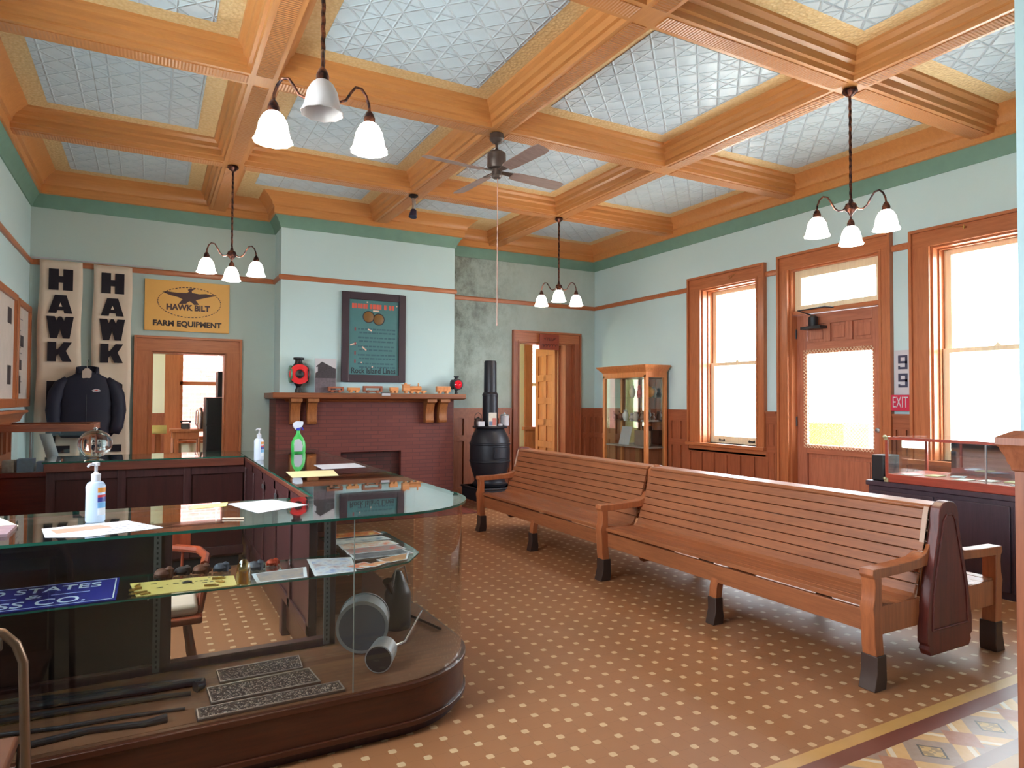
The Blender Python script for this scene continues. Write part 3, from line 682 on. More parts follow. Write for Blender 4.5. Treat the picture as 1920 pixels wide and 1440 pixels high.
# ------------------------------------------------------------------ station bench (double sided, two bays)
M_BENCH = wood('bench_oak', (168, 100, 62), (124, 70, 42), 'y', 0.42, 1.0, 0.0, 0.55); M_BENCHZ = wood('bench_oak_post', (172, 100, 62), (132, 72, 44), 'z', 0.32)
M_BEND = wood('bench_end_dark', (104, 42, 34), (70, 26, 24), 'z', 0.35); M_BOOT = plain('dark_iron_boot', (76, 58, 52), 0.45, 0.4)
BXC, BY0, BYM, BY1 = 4.2, 2.27, 4.87, 7.44
bench = thing('station_bench', 'long double-sided slatted oak waiting-room bench in the middle of the tiled floor', 'bench', (BXC, 4.85, 0))
def boards(pts, y0, y1, s, th=0.022, gap=0.0028):
    b = MB()
    for (d0, z0), (d1, z1) in zip(pts[:-1], pts[1:]):
        L = math.hypot(d1-d0, z1-z0); ux, uz = (d1-d0)/L, (z1-z0)/L; nx, nz = uz, -ux
        a = (d0+ux*gap, z0+uz*gap); c_ = (d1-ux*gap, z1-uz*gap)
        q = [(a[0], a[1]), (c_[0], c_[1]), (c_[0]-nx*th, c_[1]-nz*th), (a[0]-nx*th, a[1]-nz*th)]
        b.prism([(BXC+s*x, z) for x, z in q], 'y', y0, y1)
    return b
backp = [(0.085, 0.955)]+[(0.085+0.16*(k/8)**1.25, 0.955-0.49*k/8) for k in range(1, 9)]
seatp = [(0.245, 0.465), (0.275, 0.435), (0.34, 0.425), (0.41, 0.42), (0.48, 0.425), (0.55, 0.436), (0.622, 0.438)]
for s in (-1, 1):
    for (ya, yb) in ((BY0+0.05, BYM-0.025), (BYM+0.025, BY1-0.05)):
        b = boards(backp, ya, yb, s); obj('backrest', b, M_BENCH, bench, bevel=0.0025)
        b = boards(seatp, ya, yb, s, 0.03, 0.0008); obj('seat', b, M_BENCH, bench, bevel=0.0025)
        b = MB(); b.box(BXC+s*0.578, ya, 0.295, BXC+s*0.602, yb, 0.418); obj('apron', b, M_BENCH, bench, bevel=0.003)
    for y in (BY0+0.07, BYM, BY1-0.07):
        # arm with its supporting post
        b = MB(); w = 0.042
        b.prism([(y-w, 0.0), (y+w, 0.0), (y+w, 0.0), (y-w, 0.0)], 'x', BXC, BXC+s*0.001)
        b = MB(); prof = [(0.13, 0.76), (0.17, 0.71), (0.24, 0.685), (0.45, 0.672), (0.62, 0.670), (0.675, 0.668), (0.68, 0.635), (0.665, 0.615), (0.45, 0.618), (0.24, 0.628), (0.14, 0.64)]
        b.prism([(BXC+s*d, z) for d, z in prof], 'y', y-w, y+w); obj('arm_rest', b, M_BENCHZ, bench, bevel=0.004)
        b = MB(); pf = [(0.600, 0.62), (0.662, 0.62), (0.656, 0.57), (0.662, 0.50), (0.678, 0.45), (0.668, 0.40), (0.662, 0.24), (0.648, 0.17), (0.580, 0.17), (0.588, 0.24), (0.596, 0.32), (0.598, 0.5)]
        b.prism([(BXC+s*d, z) for d, z in pf], 'y', y-w, y+w); obj('arm_post', b, M_BENCHZ, bench, bevel=0.004)
        b = MB(); b.box(BXC+s*0.22, y-0.026, 0.295, BXC+s*0.60, y+0.026, 0.452); b.box(BXC+s*0.16, y-0.018, 0.45, BXC+s*0.19, y+0.018, 0.65); obj('side_rail', b, M_BENCHZ, bench, bevel=0.003)
        b = MB(); pb = [(0.574, 0.19), (0.656, 0.19), (0.656, 0.10), (0.668, 0.05), (0.682, 0.0), (0.578, 0.0), (0.570, 0.05), (0.572, 0.10)]
        b.prism([(BXC+s*d, z) for d, z in pb], 'y', y-0.05, y+0.05); obj('leg', b, M_BOOT, bench, bevel=0.004)
    for y in ((BY0+BYM)/2-0.02, (BYM+BY1)/2):
        b = MB(); pl = [(0.535, 0.40), (0.595, 0.40), (0.60, 0.33), (0.618, 0.26), (0.625, 0.17), (0.57, 0.17), (0.555, 0.26), (0.54, 0.33)]
        b.prism([(BXC+s*d, z) for d, z in pl], 'y', y-0.035, y+0.035); lg = obj('leg', b, M_BENCHZ, bench, bevel=0.004)
        b = MB(); pb = [(0.562, 0.19), (0.632, 0.19), (0.63, 0.10), (0.645, 0.05), (0.655, 0.0), (0.56, 0.0), (0.55, 0.05), (0.558, 0.10)]
        b.prism([(BXC+s*d, z) for d, z in pb], 'y', y-0.04, y+0.04); obj('leg_boot', b, M_BOOT, lg, bevel=0.004)
        b = MB(); b.box(BXC+s*0.03, y-0.03, 0.30, BXC+s*0.58, y+0.03, 0.38); obj('seat_bearer', b, M_BENCHZ, bench, bevel=0.003)
for (ya, yb) in ((BY0+0.05, BYM-0.025), (BYM+0.025, BY1-0.05)):
    b = MB(); b.prism([(BXC-0.095, 0.955), (BXC-0.10, 0.97), (BXC-0.085, 0.985), (BXC+0.085, 0.985), (BXC+0.10, 0.97), (BXC+0.095, 0.955)], 'y', ya, yb); obj('top_rail', b, M_BENCH, bench, bevel=0.004)
ep = [(0.0, 1.01), (0.055, 1.0), (0.09, 0.97), (0.10, 0.93), (0.105, 0.86), (0.20, 0.50), (0.235, 0.30), (0.235, 0.20), (0.215, 0.185), (0.225, 0.16), (0.20, 0.125)]
epf = ep+[(-d, z) for d, z in reversed(ep[1:])]
for y0_, y1_ in ((BY0-0.01, BY0+0.05), (BY1-0.05, BY1+0.01)):
    b = MB(); b.prism([(BXC+d, z) for d, z in epf], 'y', y0_, y1_); o_ = obj('end_panel', b, M_BEND, bench, bevel=0.005)
    if y0_ < 3:
        b = MB(); mo = [(0.03, 0.93), (0.06, 0.90), (0.17, 0.48), (0.185, 0.27), (-0.185, 0.27), (-0.17, 0.48), (-0.06, 0.90), (-0.03, 0.93)]
        for (d0, z0), (d1, z1) in zip(mo, mo[1:]+mo[:1]): b.tube([(BXC+d0, y0_-0.001, z0), (BXC+d1, y0_-0.001, z1)], 0.007, 6)
        obj('panel_moulding', b, M_BEND, o_)
b = MB(); b.prism([(BXC+d*0.9, z-0.01) for d, z in epf], 'y', BYM-0.025, BYM+0.025); obj('divider', b, M_BENCHZ, bench, bevel=0.004)
for s in (-1, 1):
    b = MB(); q = [(0.10, 0.975), (0.118, 0.93), (0.215, 0.52), (0.262, 0.455), (0.235, 0.455), (0.09, 0.9)]
    for y in (BY0+0.05, BY1-0.08): b = MB(); b.prism([(BXC+s*d, z) for d, z in q], 'y', y, y+0.03); obj('end_stile', b, plain('worn_bare_oak', (196, 160, 140), 0.4), bench, bevel=0.002)

# ------------------------------------------------------------------ fireplace
M_BRICK = brick('fireplace_brick', (112, 52, 44), (102, 46, 40), (90, 42, 38), bw=0.21, rh=0.055, rough=0.6)
FY = 9.32
fp = thing('fireplace', 'dark red brick fireplace with oak mantelpiece on the chimney breast', 'fireplace', (2.77, FY, 0))
b = MB(); b.box(1.47, FY, 0, 2.34, YC-0.001, 1.60); b.box(3.22, FY, 0, 4.05, YC-0.001, 1.60); b.box(2.34, FY, 0.86, 3.22, YC-0.001, 1.60)
for x0_, x1_ in ((1.47, CX0-0.001), (CX1+0.001, 4.11)):
    if x0_ < 2: b.box(x0_, YC-0.001, 0, x1_, YB-0.03, 1.60)
obj('brick_surround', b, M_BRICK, fp)
b = MB(); b.box(2.34, YC-0.012, 0.0, 3.22, YC-0.002, 0.86); obj('fireback', b, brick('dark_brick', (80, 34, 30), (62, 26, 24), (48, 24, 22), bw=0.21, rh=0.055), fp)  # darker brick on a shallow back panel in place of a deep firebox
b = MB(); b.sweep([(1.62, YB-0.03), (1.62, FY), (3.93, FY), (3.93, YB-0.05)], [(0, 1.56), (0.03, 1.57), (0.05, 1.60), (0.13, 1.60), (0.20, 1.605), (0.225, 1.62), (0.225, 1.685), (0.0, 1.69)], side=1)
b.box(1.45, FY-0.18, 1.626, 4.10, YB-0.05, 1.689) if False else b.box(1.44, FY-0.02, 1.62, 4.12, YC-0.001, 1.6895)
M_MANT = wood('mantel_oak', (140, 80, 46), (104, 54, 30), 'x', 0.35); obj('mantel_shelf', b, M_MANT, fp, bevel=0.002)
for x0_ in (1.64, 1.86, 3.56, 3.77):
    b = MB(); b.prism([(FY, 1.61), (FY-0.19, 1.61), (FY-0.19, 1.56), (FY-0.15, 1.545), (FY-0.13, 1.50), (FY-0.105, 1.42), (FY-0.10, 1.34), (FY-0.115, 1.30), (FY-0.10, 1.265), (FY, 1.26)], 'x', x0_, x0_+0.125)
    b.prism([(FY, 1.61), (FY-0.205, 1.61), (FY-0.205, 1.565), (FY, 1.565)], 'x', x0_-0.012, x0_+0.137); obj('corbel', b, wood('corbel_oak', (156, 96, 52), (120, 66, 34), 'z', 0.4), fp, bevel=0.003)
b = MB(); b.box(1.5, 8.55, 0.0, 4.12, FY, 0.012); obj('hearth', b, brick('hearth_tile', (132, 60, 48), (120, 54, 42), (70, 44, 40), bw=0.15, rh=0.15), fp)

# things on the mantel
ZM = 1.6905; MY = 9.25
def lantern(x, y, z, h, R, label, colour, n_lens):
    t = thing('signal_lantern', label, 'signal lamp', (x, y, z), 'railway signal lamps on the mantelpiece')
    b = MB(); b.lathe([(0.001, z), (0.05*h*2, z), (0.045*h*2, z+0.04*h*2), (0.06*h, z+0.16*h), (0.13*h, z+0.26*h), (0.001, z+0.27*h)], (x, y, 0), 20); obj('base', b, M_BLACK, t)
    b = MB(); b.box(x-0.2*h, y-0.13*h, z+0.28*h, x+0.2*h, y+0.13*h, z+0.76*h); b.lathe([(0.17*h, z+0.76*h), (0.1*h, z+0.86*h), (0.1*h, z+0.93*h), (0.15*h, z+0.94*h), (0.15*h, z+h), (0.001, z+h)], (x, y, 0), 20); obj('body', b, M_BLACK, t, bevel=0.003)
    zc = z+0.52*h
    b = MB(); b.lathe([(R*0.42, -0.02), (R*0.5, -0.035), (R*0.98, -0.03), (R, -0.01), (R, 0.0)], (x, y-0.14*h, zc), 32, axis='y'); obj('lens_ring', b, plain('red_lens_ring', (226, 44, 50), 0.25) if n_lens == 2 else M_BLACK, t)
    q_ = 1.0 if n_lens == 2 else 1.75; b = MB(); b.lathe([(0.001, -0.012*q_*1.8), (R*0.2*q_, -0.02*q_*1.6), (R*0.42*q_, -0.016*q_*1.3)], (x, y-0.14*h, zc), 24, axis='y'); obj('lens', b, M_DARK if n_lens == 2 else plain('red_glass', (230, 30, 50), 0.1), t)
    for s in (-1, 1):
        b = MB(); b.lathe([(0.001, 0.03*s), (R*0.5, 0.028*s), (R*0.85, 0.02*s), (R*0.9, 0.0)], (x+s*0.21*h, y, zc), 24, axis='x'); obj('lens', b, plain('green_glass', (70, 130, 100), 0.15) if (n_lens == 2 and s < 0) else M_BLACK, t)
    return t
lantern(1.745, MY, ZM, 0.47, 0.135, 'larger railway signal lamp with big red ring lens, left end of the mantelpiece', 0, 2)
l2 = lantern(4.06, MY, ZM, 0.27, 0.085, 'smaller black signal lamp with red lens, right end of the mantelpiece', 0, 4)
t = thing('photo_card', 'standing black and white photograph of a gabled building left of the framed poster', 'photograph', (2.10, MY, ZM))
b = MB(); b.box(1.96, MY, ZM, 2.25, MY+0.012, ZM+0.47); obj('card', b, M_PAPER, t)
M_PH = plain('photo_grey', (112, 100, 108), 0.5, var=0.4, scale=30); M_PHD = plain('photo_dark', (70, 62, 68), 0.5, var=0.4, scale=40)
b = MB(); b.box(1.965, MY-0.002, ZM+0.002, 2.245, MY-0.0005, ZM+0.20); b.prism([(1.965, ZM+0.20), (1.97, ZM+0.27), (2.0, ZM+0.29), (2.0, ZM+0.36), (2.06, ZM+0.40), (2.12, ZM+0.38), (2.245, ZM+0.32), (2.245, ZM+0.20)], 'y', MY-0.002, MY-0.0005, 1); b.prism([(1.975, ZM+0.36), (2.055, ZM+0.425), (2.245, ZM+0.33), (2.245, ZM+0.31), (2.06, ZM+0.40), (1.985, ZM+0.345)], 'y', MY-0.003, MY-0.0021, 1)
obj('picture', b, [M_PH, M_PHD], t, smooth=False)
M_TOY = wood('toy_pine', (222, 150, 92), (190, 118, 66), 'x', 0.45); M_TOYR = wood('toy_reddish', (168, 96, 66), (130, 68, 46), 'x', 0.45)
def toy(x0, x1, h, kind, label, mat):
    y = 9.21; t = thing('toy_train_car', label, 'toy train', ((x0+x1)/2, y, ZM), 'wooden toy train cars on the mantelpiece'); L = x1-x0
    b = MB()
    if kind == 'arch': b.box(x0, y-0.03, ZM+h*0.7, x1, y+0.03, ZM+h); b.box(x0+0.03, y-0.025, ZM+0.02, x1-0.03, y+0.025, ZM+0.035); b.box(x0, y-0.03, ZM+0.02, x0+0.03, y+0.03, ZM+h*0.7); b.box(x1-0.03, y-0.03, ZM+0.02, x1, y+0.03, ZM+h*0.7)
    elif kind == 'box':
        b.box(x0, y-0.03, ZM+0.03, x1, y+0.03, ZM+h)
        for k in range(4): b.box(x0+0.012+k*(L-0.02)/4, y-0.035, ZM+0.035, x0+k*(L-0.02)/4+(L-0.02)/4, y-0.03, ZM+h-0.01)
    elif kind == 'flat': b.box(x0, y-0.03, ZM+0.03, x1, y+0.03, ZM+h)
    else:
        b.box(x0, y-0.035, ZM+0.03, x0+0.10, y+0.035, ZM+h*0.8); b.box(x0-0.01, y-0.04, ZM+h*0.8, x0+0.11, y+0.04, ZM+h*0.88); b.tube([(x0+0.1, y, ZM+0.075), (x1-0.08, y, ZM+0.075)], 0.033, 12); b.tube([(x0+0.04, y, ZM+h*0.85), (x0+0.04, y, ZM+h)], 0.022, 10); b.box(x0+0.1, y-0.03, ZM+0.025, x1, y+0.03, ZM+0.045); b.tube([(x1-0.12, y, ZM+0.1), (x1-0.12, y, ZM+0.15)], 0.012, 8)
    obj('car_body', b, mat, t, bevel=0.003)
    nw = 4 if kind == 'loco' else 2
    for k in range(nw):
        b = MB(); b.lathe([(0.001, -0.04), (0.02, -0.04), (0.02, -0.03), (0.001, -0.03)], (x0+L*(k+0.5)/nw, y, ZM+0.021), 14, axis='y'); b.lathe([(0.001, 0.03), (0.02, 0.03), (0.02, 0.04), (0.001, 0.04)], (x0+L*(k+0.5)/nw, y, ZM+0.021), 14, axis='y'); b.tube([(x0+L*(k+0.5)/nw, y-0.035, ZM+0.021), (x0+L*(k+0.5)/nw, y+0.035, ZM+0.021)], 0.006, 6); obj('wheel', b, mat, t)
toy(2.13, 2.34, 0.085, 'arch', 'reddish wooden toy gondola beside the photograph', M_TOYR)
toy(2.40, 2.57, 0.075, 'flat', 'small pale wooden toy flat car, second of the train from the left', M_TOY)
toy(2.62, 2.89, 0.10, 'arch', 'long reddish wooden toy coach under the middle of the poster', M_TOYR)
toy(3.01, 3.13, 0.085, 'flat', 'short pine toy tender right behind the toy locomotive', M_TOY)
toy(3.20, 3.56, 0.15, 'loco', 'pine toy locomotive with cab and boiler below the poster corner', M_TOY)
toy(3.72, 3.94, 0.11, 'box', 'pine toy boxcar with ribbed sides next to the small signal lamp', M_TOY)
b = MB(); b.box(2.85, 9.075, 1.655, 2.97, 9.09, 1.70); b.box(2.85, 9.075, 1.6905, 2.97, 9.12, 1.7); tag(obj('card', b, M_PAPER, loc=(2.9, 9.1, 1.65)), 'small white card folded over the edge of the mantel shelf', 'card')

# framed poster
M_PF = plain('plum_frame', (58, 42, 52), 0.4); M_PB = plain('teal_poster', (72, 122, 126), 0.55, var=0.1, scale=4)
t = thing('framed_poster', 'teal lettered railway poster in a dark plum frame over the mantel', 'poster', (2.82, YC, 1.85))
x0, x1, z0, z1 = 2.352, 3.295, 1.85, 3.135; w_ = 0.105; yf = YC-0.045
b = MB(); b.box(x0, yf, z0, x0+w_, YC, z1); b.box(x1-w_, yf, z0, x1, YC, z1); b.box(x0+w_, yf, z0, x1-w_, YC, z0+w_); b.box(x0+w_, yf, z1-w_, x1-w_, YC, z1); obj('frame', b, M_PF, t, bevel=0.006)
b = MB(); b.box(x0+w_, YC-0.02, z0+w_, x1-w_, YC-0.004, z1-w_); bd = obj('board', b, M_PB, t)
yy = YC-0.021; M_PR = plain('poster_red', (216, 92, 72), 0.5); M_PO = plain('poster_bronze', (126, 90, 44), 0.4); M_PDK = plain('poster_ink', (34, 40, 50), 0.5)
b = MB(); xx = x0+w_+0.04
for wd in (0.045, 0.04, 0.04, 0.04, 0.04, 0.03, -0.03, 0.04, 0.05, 0.045, 0.04, -0.03, 0.045, -0.03, 0.045, 0.04, 0.05, 0.04, 0.04):
    if wd < 0: xx -= wd; continue
    if xx+wd > x1-w_-0.03: break
    b.box(xx, yy-0.001, 2.905, xx+wd-0.009, yy, 2.975); xx += wd
obj('heading', b, M_PR, bd)
b = MB()
for cx_, cz_ in ((2.74, 2.79), (2.89, 2.76)): b.lathe([(0.001, -0.002), (0.07, -0.002), (0.075, 0)], (cx_, yy, cz_), 24, axis='y'); b.lathe([(0.075, -0.001), (0.088, -0.001), (0.088, 0)], (cx_, yy, cz_), 24, axis='y', m=1)
obj('emblem', b, [M_PO, M_PDK], bd)
b = MB(); rr = random.Random(3); M_PT = plain('poster_fine_print', (52, 92, 104), 0.5)
for row in range(10):
    z_ = 2.60-row*0.052-(row//2)*0.02; xx = x0+w_+0.13+(0.02 if row % 2 else 0)
    while xx < x1-w_-0.08:
        q = rr.uniform(0.02, 0.07); b.box(xx, yy-0.001, z_, min(xx+q, x1-w_-0.05), yy, z_+0.022); xx += q+0.012
tag(obj('fine_print', b, M_PT, bd), kind='stuff')
b = MB()
for z_ in (2.58, 2.37, 2.24, 2.12): b.box(x0+w_+0.08, yy-0.002, z_, x0+w_+0.10, yy, z_+0.05)
obj('red_initial', b, plain('poster_maroon', (140, 60, 66), 0.5), bd)
b = MB()
for cx_, cz_, a_, l_ in ((2.85, 2.88, 0, 0.09), (2.52, 2.39, 20, 0.09), (2.68, 2.33, -40, 0.08), (2.76, 2.60, -20, 0.06), (3.16, 2.97, 0, 0.02), (2.72, 3.0, 0, 0.02), (2.64, 2.13, 0, 0.015), (2.8, 2.07, 0, 0.02)):
    s0 = len(b.v); b.box(-l_/2, -0.0015, -0.010, l_/2, 0, 0.010); b.xf(Matrix.Translation((cx_, yy, cz_)) @ Matrix.Rotation(math.radians(-a_), 4, 'Y'), s0)
obj('paint_chips', b, plain('bare_chips', (226, 190, 172), 0.6), bd)
text('lettering', 'Rock Island Lines', 0.115, (2.82, yy-0.001, 2.01), (1, 0, 0), (0, 0, 1), M_PDK, bd, sx=0.82, bold=0.002)

# ------------------------------------------------------------------ yellow sign
M_SIGN = plain('sign_yellow', (232, 176, 92), 0.5, var=0.03); M_SB = plain('sign_brown', (66, 32, 36), 0.5)
t = thing('farm_equipment_sign', 'yellow sign with a dark hawk in a dashed oval, above the office doorway', 'sign', (0.42, YB, 2.5))
b = MB(); b.box(-0.09, YB-0.035, 2.495, 0.93, YB-0.012, 3.165); b.box(-0.05, YB-0.012, 2.55, 0.9, YB, 3.1); sb = obj('board', b, M_SIGN, t, bevel=0.002)
y_ = YB-0.0365; b = MB(); cx_, cz_ = 0.44, 2.885
NS = 54
for k in range(NS):
    a0, a1 = 2*math.pi*k/NS, 2*math.pi*(k+0.62)/NS
    P0 = (cx_+0.375*math.cos(a0), cz_+0.195*math.sin(a0)); P1 = (cx_+0.375*math.cos(a1), cz_+0.195*math.sin(a1))
    P2 = (cx_+0.385*math.cos(a1), cz_+0.205*math.sin(a1)); P3 = (cx_+0.385*math.cos(a0), cz_+0.205*math.sin(a0)); b.prism([P0, P1, P2, P3], 'y', y_, y_+0.001)
obj('dashed_oval', b, M_SB, sb)
def sc(x, y): return (-0.09+(x-135)/(1810-135)*1.02, 3.165-(y-155-(x-135)*0.065)/(1150-155)*0.67)
hawk = [(465, 410), (560, 400), (740, 428), (950, 432), (985, 405), (960, 370), (990, 345), (1120, 348), (1075, 372), (1040, 390), (1045, 432), (1200, 458), (1330, 452), (1400, 470), (1545, 480), (1500, 500), (1380, 520), (1200, 560), (1120, 575), (1150, 620), (1190, 670), (1090, 672), (1060, 640), (1000, 600), (960, 620), (930, 650), (780, 655), (830, 590), (860, 560), (780, 520), (600, 470)]
b = MB(); b.prism([sc(*q) for q in hawk], 'y', y_, y_+0.001); obj('hawk', b, M_SB, sb, smooth=False)
text('lettering', 'HAWK BILT', 0.105, sc(975, 735)[:1]+(y_, sc(975, 735)[1]), (1, 0, 0), (0, 0, 1), M_SB, sb, sx=0.95, bold=0.0045)
text('lettering', 'FARM EQUIPMENT', 0.10, sc(970, 1060)[:1]+(y_, sc(970, 1060)[1]+0.0), (1, 0, 0), (0, 0, 1), plain('sign_black', (44, 22, 20), 0.5), sb, sx=1.0, bold=0.004)

# ------------------------------------------------------------------ banners
M_CANV = plain('canvas', (222, 204, 186), 0.85, var=0.08, scale=3); M_INK = plain('banner_ink', (22, 14, 28), 0.8)
def poly_letter(ch):
    L = {
     'H': [[(0, 0), (.41, 0), (.41, .36), (.59, .36), (.59, 0), (1, 0), (1, 1), (.59, 1), (.59, .66), (.41, .66), (.41, 1), (0, 1)]],
     'A': [[(0, 0), (.34, 0), (.37, .16), (.63, .16), (.66, 0), (1, 0), (.74, 1), (.26, 1)]],
     'W': [[(.10, 0), (.38, 0), (.5, .42), (.62, 0), (.90, 0), (1.06, 1), (.72, 1), (.66, .8), (.56, 1), (.44, 1), (.34, .8), (.28, 1), (-.06, 1)]],
     'K': [[(0, 0), (.36, 0), (.36, .28), (.46, .38), (.62, 0), (1, 0), (.76, .55), (1, 1), (.66, 1), (.42, .62), (.36, .62), (.36, 1), (0, 1)]],
     'B': [[(0, 0), (.8, 0), (1, .12), (1, .42), (.9, .5), (1, .58), (1, .88), (.8, 1), (0, 1)]],
     'I': [[(.28, 0), (.72, 0), (.72, 1), (.28, 1)]],
     'L': [[(0, 0), (1, 0), (1, .34), (.40, .34), (.40, 1), (0, 1)]],
     'T': [[(.3, 0), (.7, 0), (.7, .66), (1, .66), (1, 1), (0, 1), (0, .66), (.3, .66)]]}
    return L[ch]
def banner(x0, x1, ztop, label):
    t = thing('banner', label, 'banner', ((x0+x1)/2, YB-0.05, 0.65), 'black lettered canvas banners on the back wall')
    b = MB(); nx, nz = 8, 40; zb_ = 0.65
    def yv(u, v): return YB-0.055-0.006*math.sin(u*7+v*3)-0.008*math.sin(v*9+u)
    vs = [(x0+(x1-x0)*i/nx+0.006*math.sin(j*0.4)-(0.03*(1-j/nz) if i in (0,) else 0), yv(i/nx, j/nz), zb_+(ztop-zb_)*j/nz) for j in range(nz+1) for i in range(nx+1)]
    b.add(vs, [(j*(nx+1)+i, j*(nx+1)+i+1, (j+1)*(nx+1)+i+1, (j+1)*(nx+1)+i) for j in range(nz) for i in range(nx)])
    c = obj('cloth', b, M_CANV, t); md = c.modifiers.new('thickness', 'SOLIDIFY'); md.thickness = 0.002; md.offset = 0
    zz = {'H': (2.93, 3.19), 'A': (2.645, 2.87), 'W': (2.335, 2.605), 'K': (2.05, 2.29)}
    top = 1.81
    for ch in 'BILT': zz[ch] = (top-0.265, top); top -= 0.31
    xc = (x0+x1)/2; hw = 0.125
    for ch, (za, zb2) in zz.items():
        b = MB(); yl = YB-0.074
        for poly in poly_letter(ch): b.prism([(xc-hw+2*hw*px, za+(zb2-za)*pz) for px, pz in poly], 'y', yl, yl+0.003)
        if ch == 'A': b.prism([(xc-hw+2*hw*px, za+(zb2-za)*pz) for px, pz in [(.43, .36), (.57, .36), (.5, .58)]], 'y', yl-0.001, yl, 1)
        if ch == 'B':
            for zz_ in (.2, .64): b.prism([(xc-hw+2*hw*px, za+(zb2-za)*pz) for px, pz in [(.38, zz_), (.6, zz_), (.6, zz_+.16), (.38, zz_+.16)]], 'y', yl-0.001, yl, 1)
        obj('letter', b, [M_INK, M_CANV], t, smooth=False)
banner(-1.215, -0.775, 3.295, 'canvas banner lettered HAWK in the left corner, partly behind the jacket')
banner(-0.655, -0.235, 3.285, 'canvas banner lettered HAWK beside the yellow sign and office doorway')
b = MB(); b.tube([(-1.30, YB-0.045, 3.315), (0.12, YB-0.045, 3.312)], 0.009, 8); tag(obj('banner_rod', b, M_PAPER, loc=(-0.6, YB-0.045, 3.31)), 'thin white rod on the picture rail carrying the two banners', 'rod')

# ------------------------------------------------------------------ jacket
t = thing('jacket', 'navy blue padded jacket hanging on the wall over the banners', 'jacket', (-0.69, 9.70, 1.15))
M_NAVY = plain('navy_nylon', (20, 22, 46), 0.7, var=0.2, scale=6)
b = MB(); NN = 28; rows = []
lev = [(1.12, 0.26, 0.085), (1.16, 0.29, 0.10), (1.25, 0.285, 0.095), (1.34, 0.295, 0.105), (1.43, 0.285, 0.095), (1.52, 0.295, 0.105), (1.61, 0.285, 0.095), (1.70, 0.29, 0.10), (1.78, 0.27, 0.09), (1.84, 0.23, 0.08), (1.885, 0.15, 0.07), (1.92, 0.10, 0.062)]
b.lathe([], n=3) if False else None
vs = []
for z_, rx, ry in lev:
    for i in range(NN):
        a = 2*math.pi*i/NN; vs.append((-0.69+rx*math.copysign(abs(math.cos(a))**0.8, math.cos(a)), 9.70+ry*math.sin(a), z_))
b.add(vs, [(j*NN+i, j*NN+(i+1) % NN, (j+1)*NN+(i+1) % NN, (j+1)*NN+i) for j in range(len(lev)-1) for i in range(NN)]+[tuple(range(NN))[::-1], tuple(range((len(lev)-1)*NN, len(lev)*NN))])
obj('body', b, M_NAVY, t, ang=80)
for s in (-1, 1):
    b = MB(); pts = [(-0.69+s*0.20, 9.70, 1.83), (-0.69+s*0.27, 9.695, 1.76), (-0.69+s*0.315, 9.69, 1.65), (-0.69+s*0.335, 9.68, 1.55), (-0.69+s*0.34, 9.675, 1.45), (-0.69+s*0.335, 9.67, 1.35), (-0.69+s*0.32, 9.66, 1.25), (-0.69+s*0.30, 9.655, 1.16)]
    b.tube(pts, [0.05, 0.075, 0.085, 0.078, 0.082, 0.072, 0.072, 0.05], 14); obj('sleeve', b, M_NAVY, t, ang=80)
b = MB(); K = 20
for k in range(K):
    a0, a1 = math.radians(-60+300*k/K), math.radians(-60+300*(k+1)/K)
    def q(a, z_, r): return (-0.69+r*1.15*math.cos(a), 9.70+r*0.75*math.sin(a), z_)
    def ht(a): return 2.0+0.02*math.sin(a)-(0.09 if (math.sin(a) < -0.6) else 0.02)
    b.add([q(a0, 1.90, 0.11), q(a1, 1.90, 0.11), q(a1, ht(a1), 0.105), q(a0, ht(a0), 0.105)], [(0, 1, 2, 3)]); b.add([q(a0, 1.90, 0.085), q(a1, 1.90, 0.085), q(a1, ht(a1), 0.088), q(a0, ht(a0), 0.088)], [(0, 1, 2, 3)]); b.add([q(a0, ht(a0), 0.105), q(a1, ht(a1), 0.105), q(a1, ht(a1), 0.088), q(a0, ht(a0), 0.088)], [(0, 1, 2, 3)])
obj('collar', b, M_NAVY, t, ang=80)
b = MB(); b.prism([(-0.74, 1.85), (-0.69, 1.82), (-0.645, 1.86), (-0.64, 1.93), (-0.67, 1.965), (-0.71, 1.965), (-0.74, 1.93)], 'y', 9.622, 9.63); obj('neck_lining', b, plain('pale_lining', (186, 170, 160), 0.8), t)
b = MB(); b.prism([(-0.635, 1.695), (-0.60, 1.715), (-0.56, 1.71), (-0.54, 1.69), (-0.56, 1.68), (-0.62, 1.678)], 'y', 9.588, 9.594, 0); b.prism([(-0.615, 1.692), (-0.59, 1.704), (-0.57, 1.700), (-0.575, 1.690)], 'y', 9.586, 9.588, 1)
obj('chest_patch', b, [M_PAPER, M_PR], t)
b = MB(); b.tube([(-0.69, 9.62, 1.83), (-0.69, 9.596, 1.5), (-0.69, 9.596, 1.15)], 0.004, 6); obj('zip', b, M_DARK, t)
b = MB(); b.tube([(-0.69, 9.90, 2.05), (-0.69, 9.80, 2.06), (-0.69, 9.73, 2.09), (-0.70, 9.71, 2.05), (-0.69, 9.70, 1.9)], 0.005, 6); obj('hanger_hook', b, M_STEEL, t)

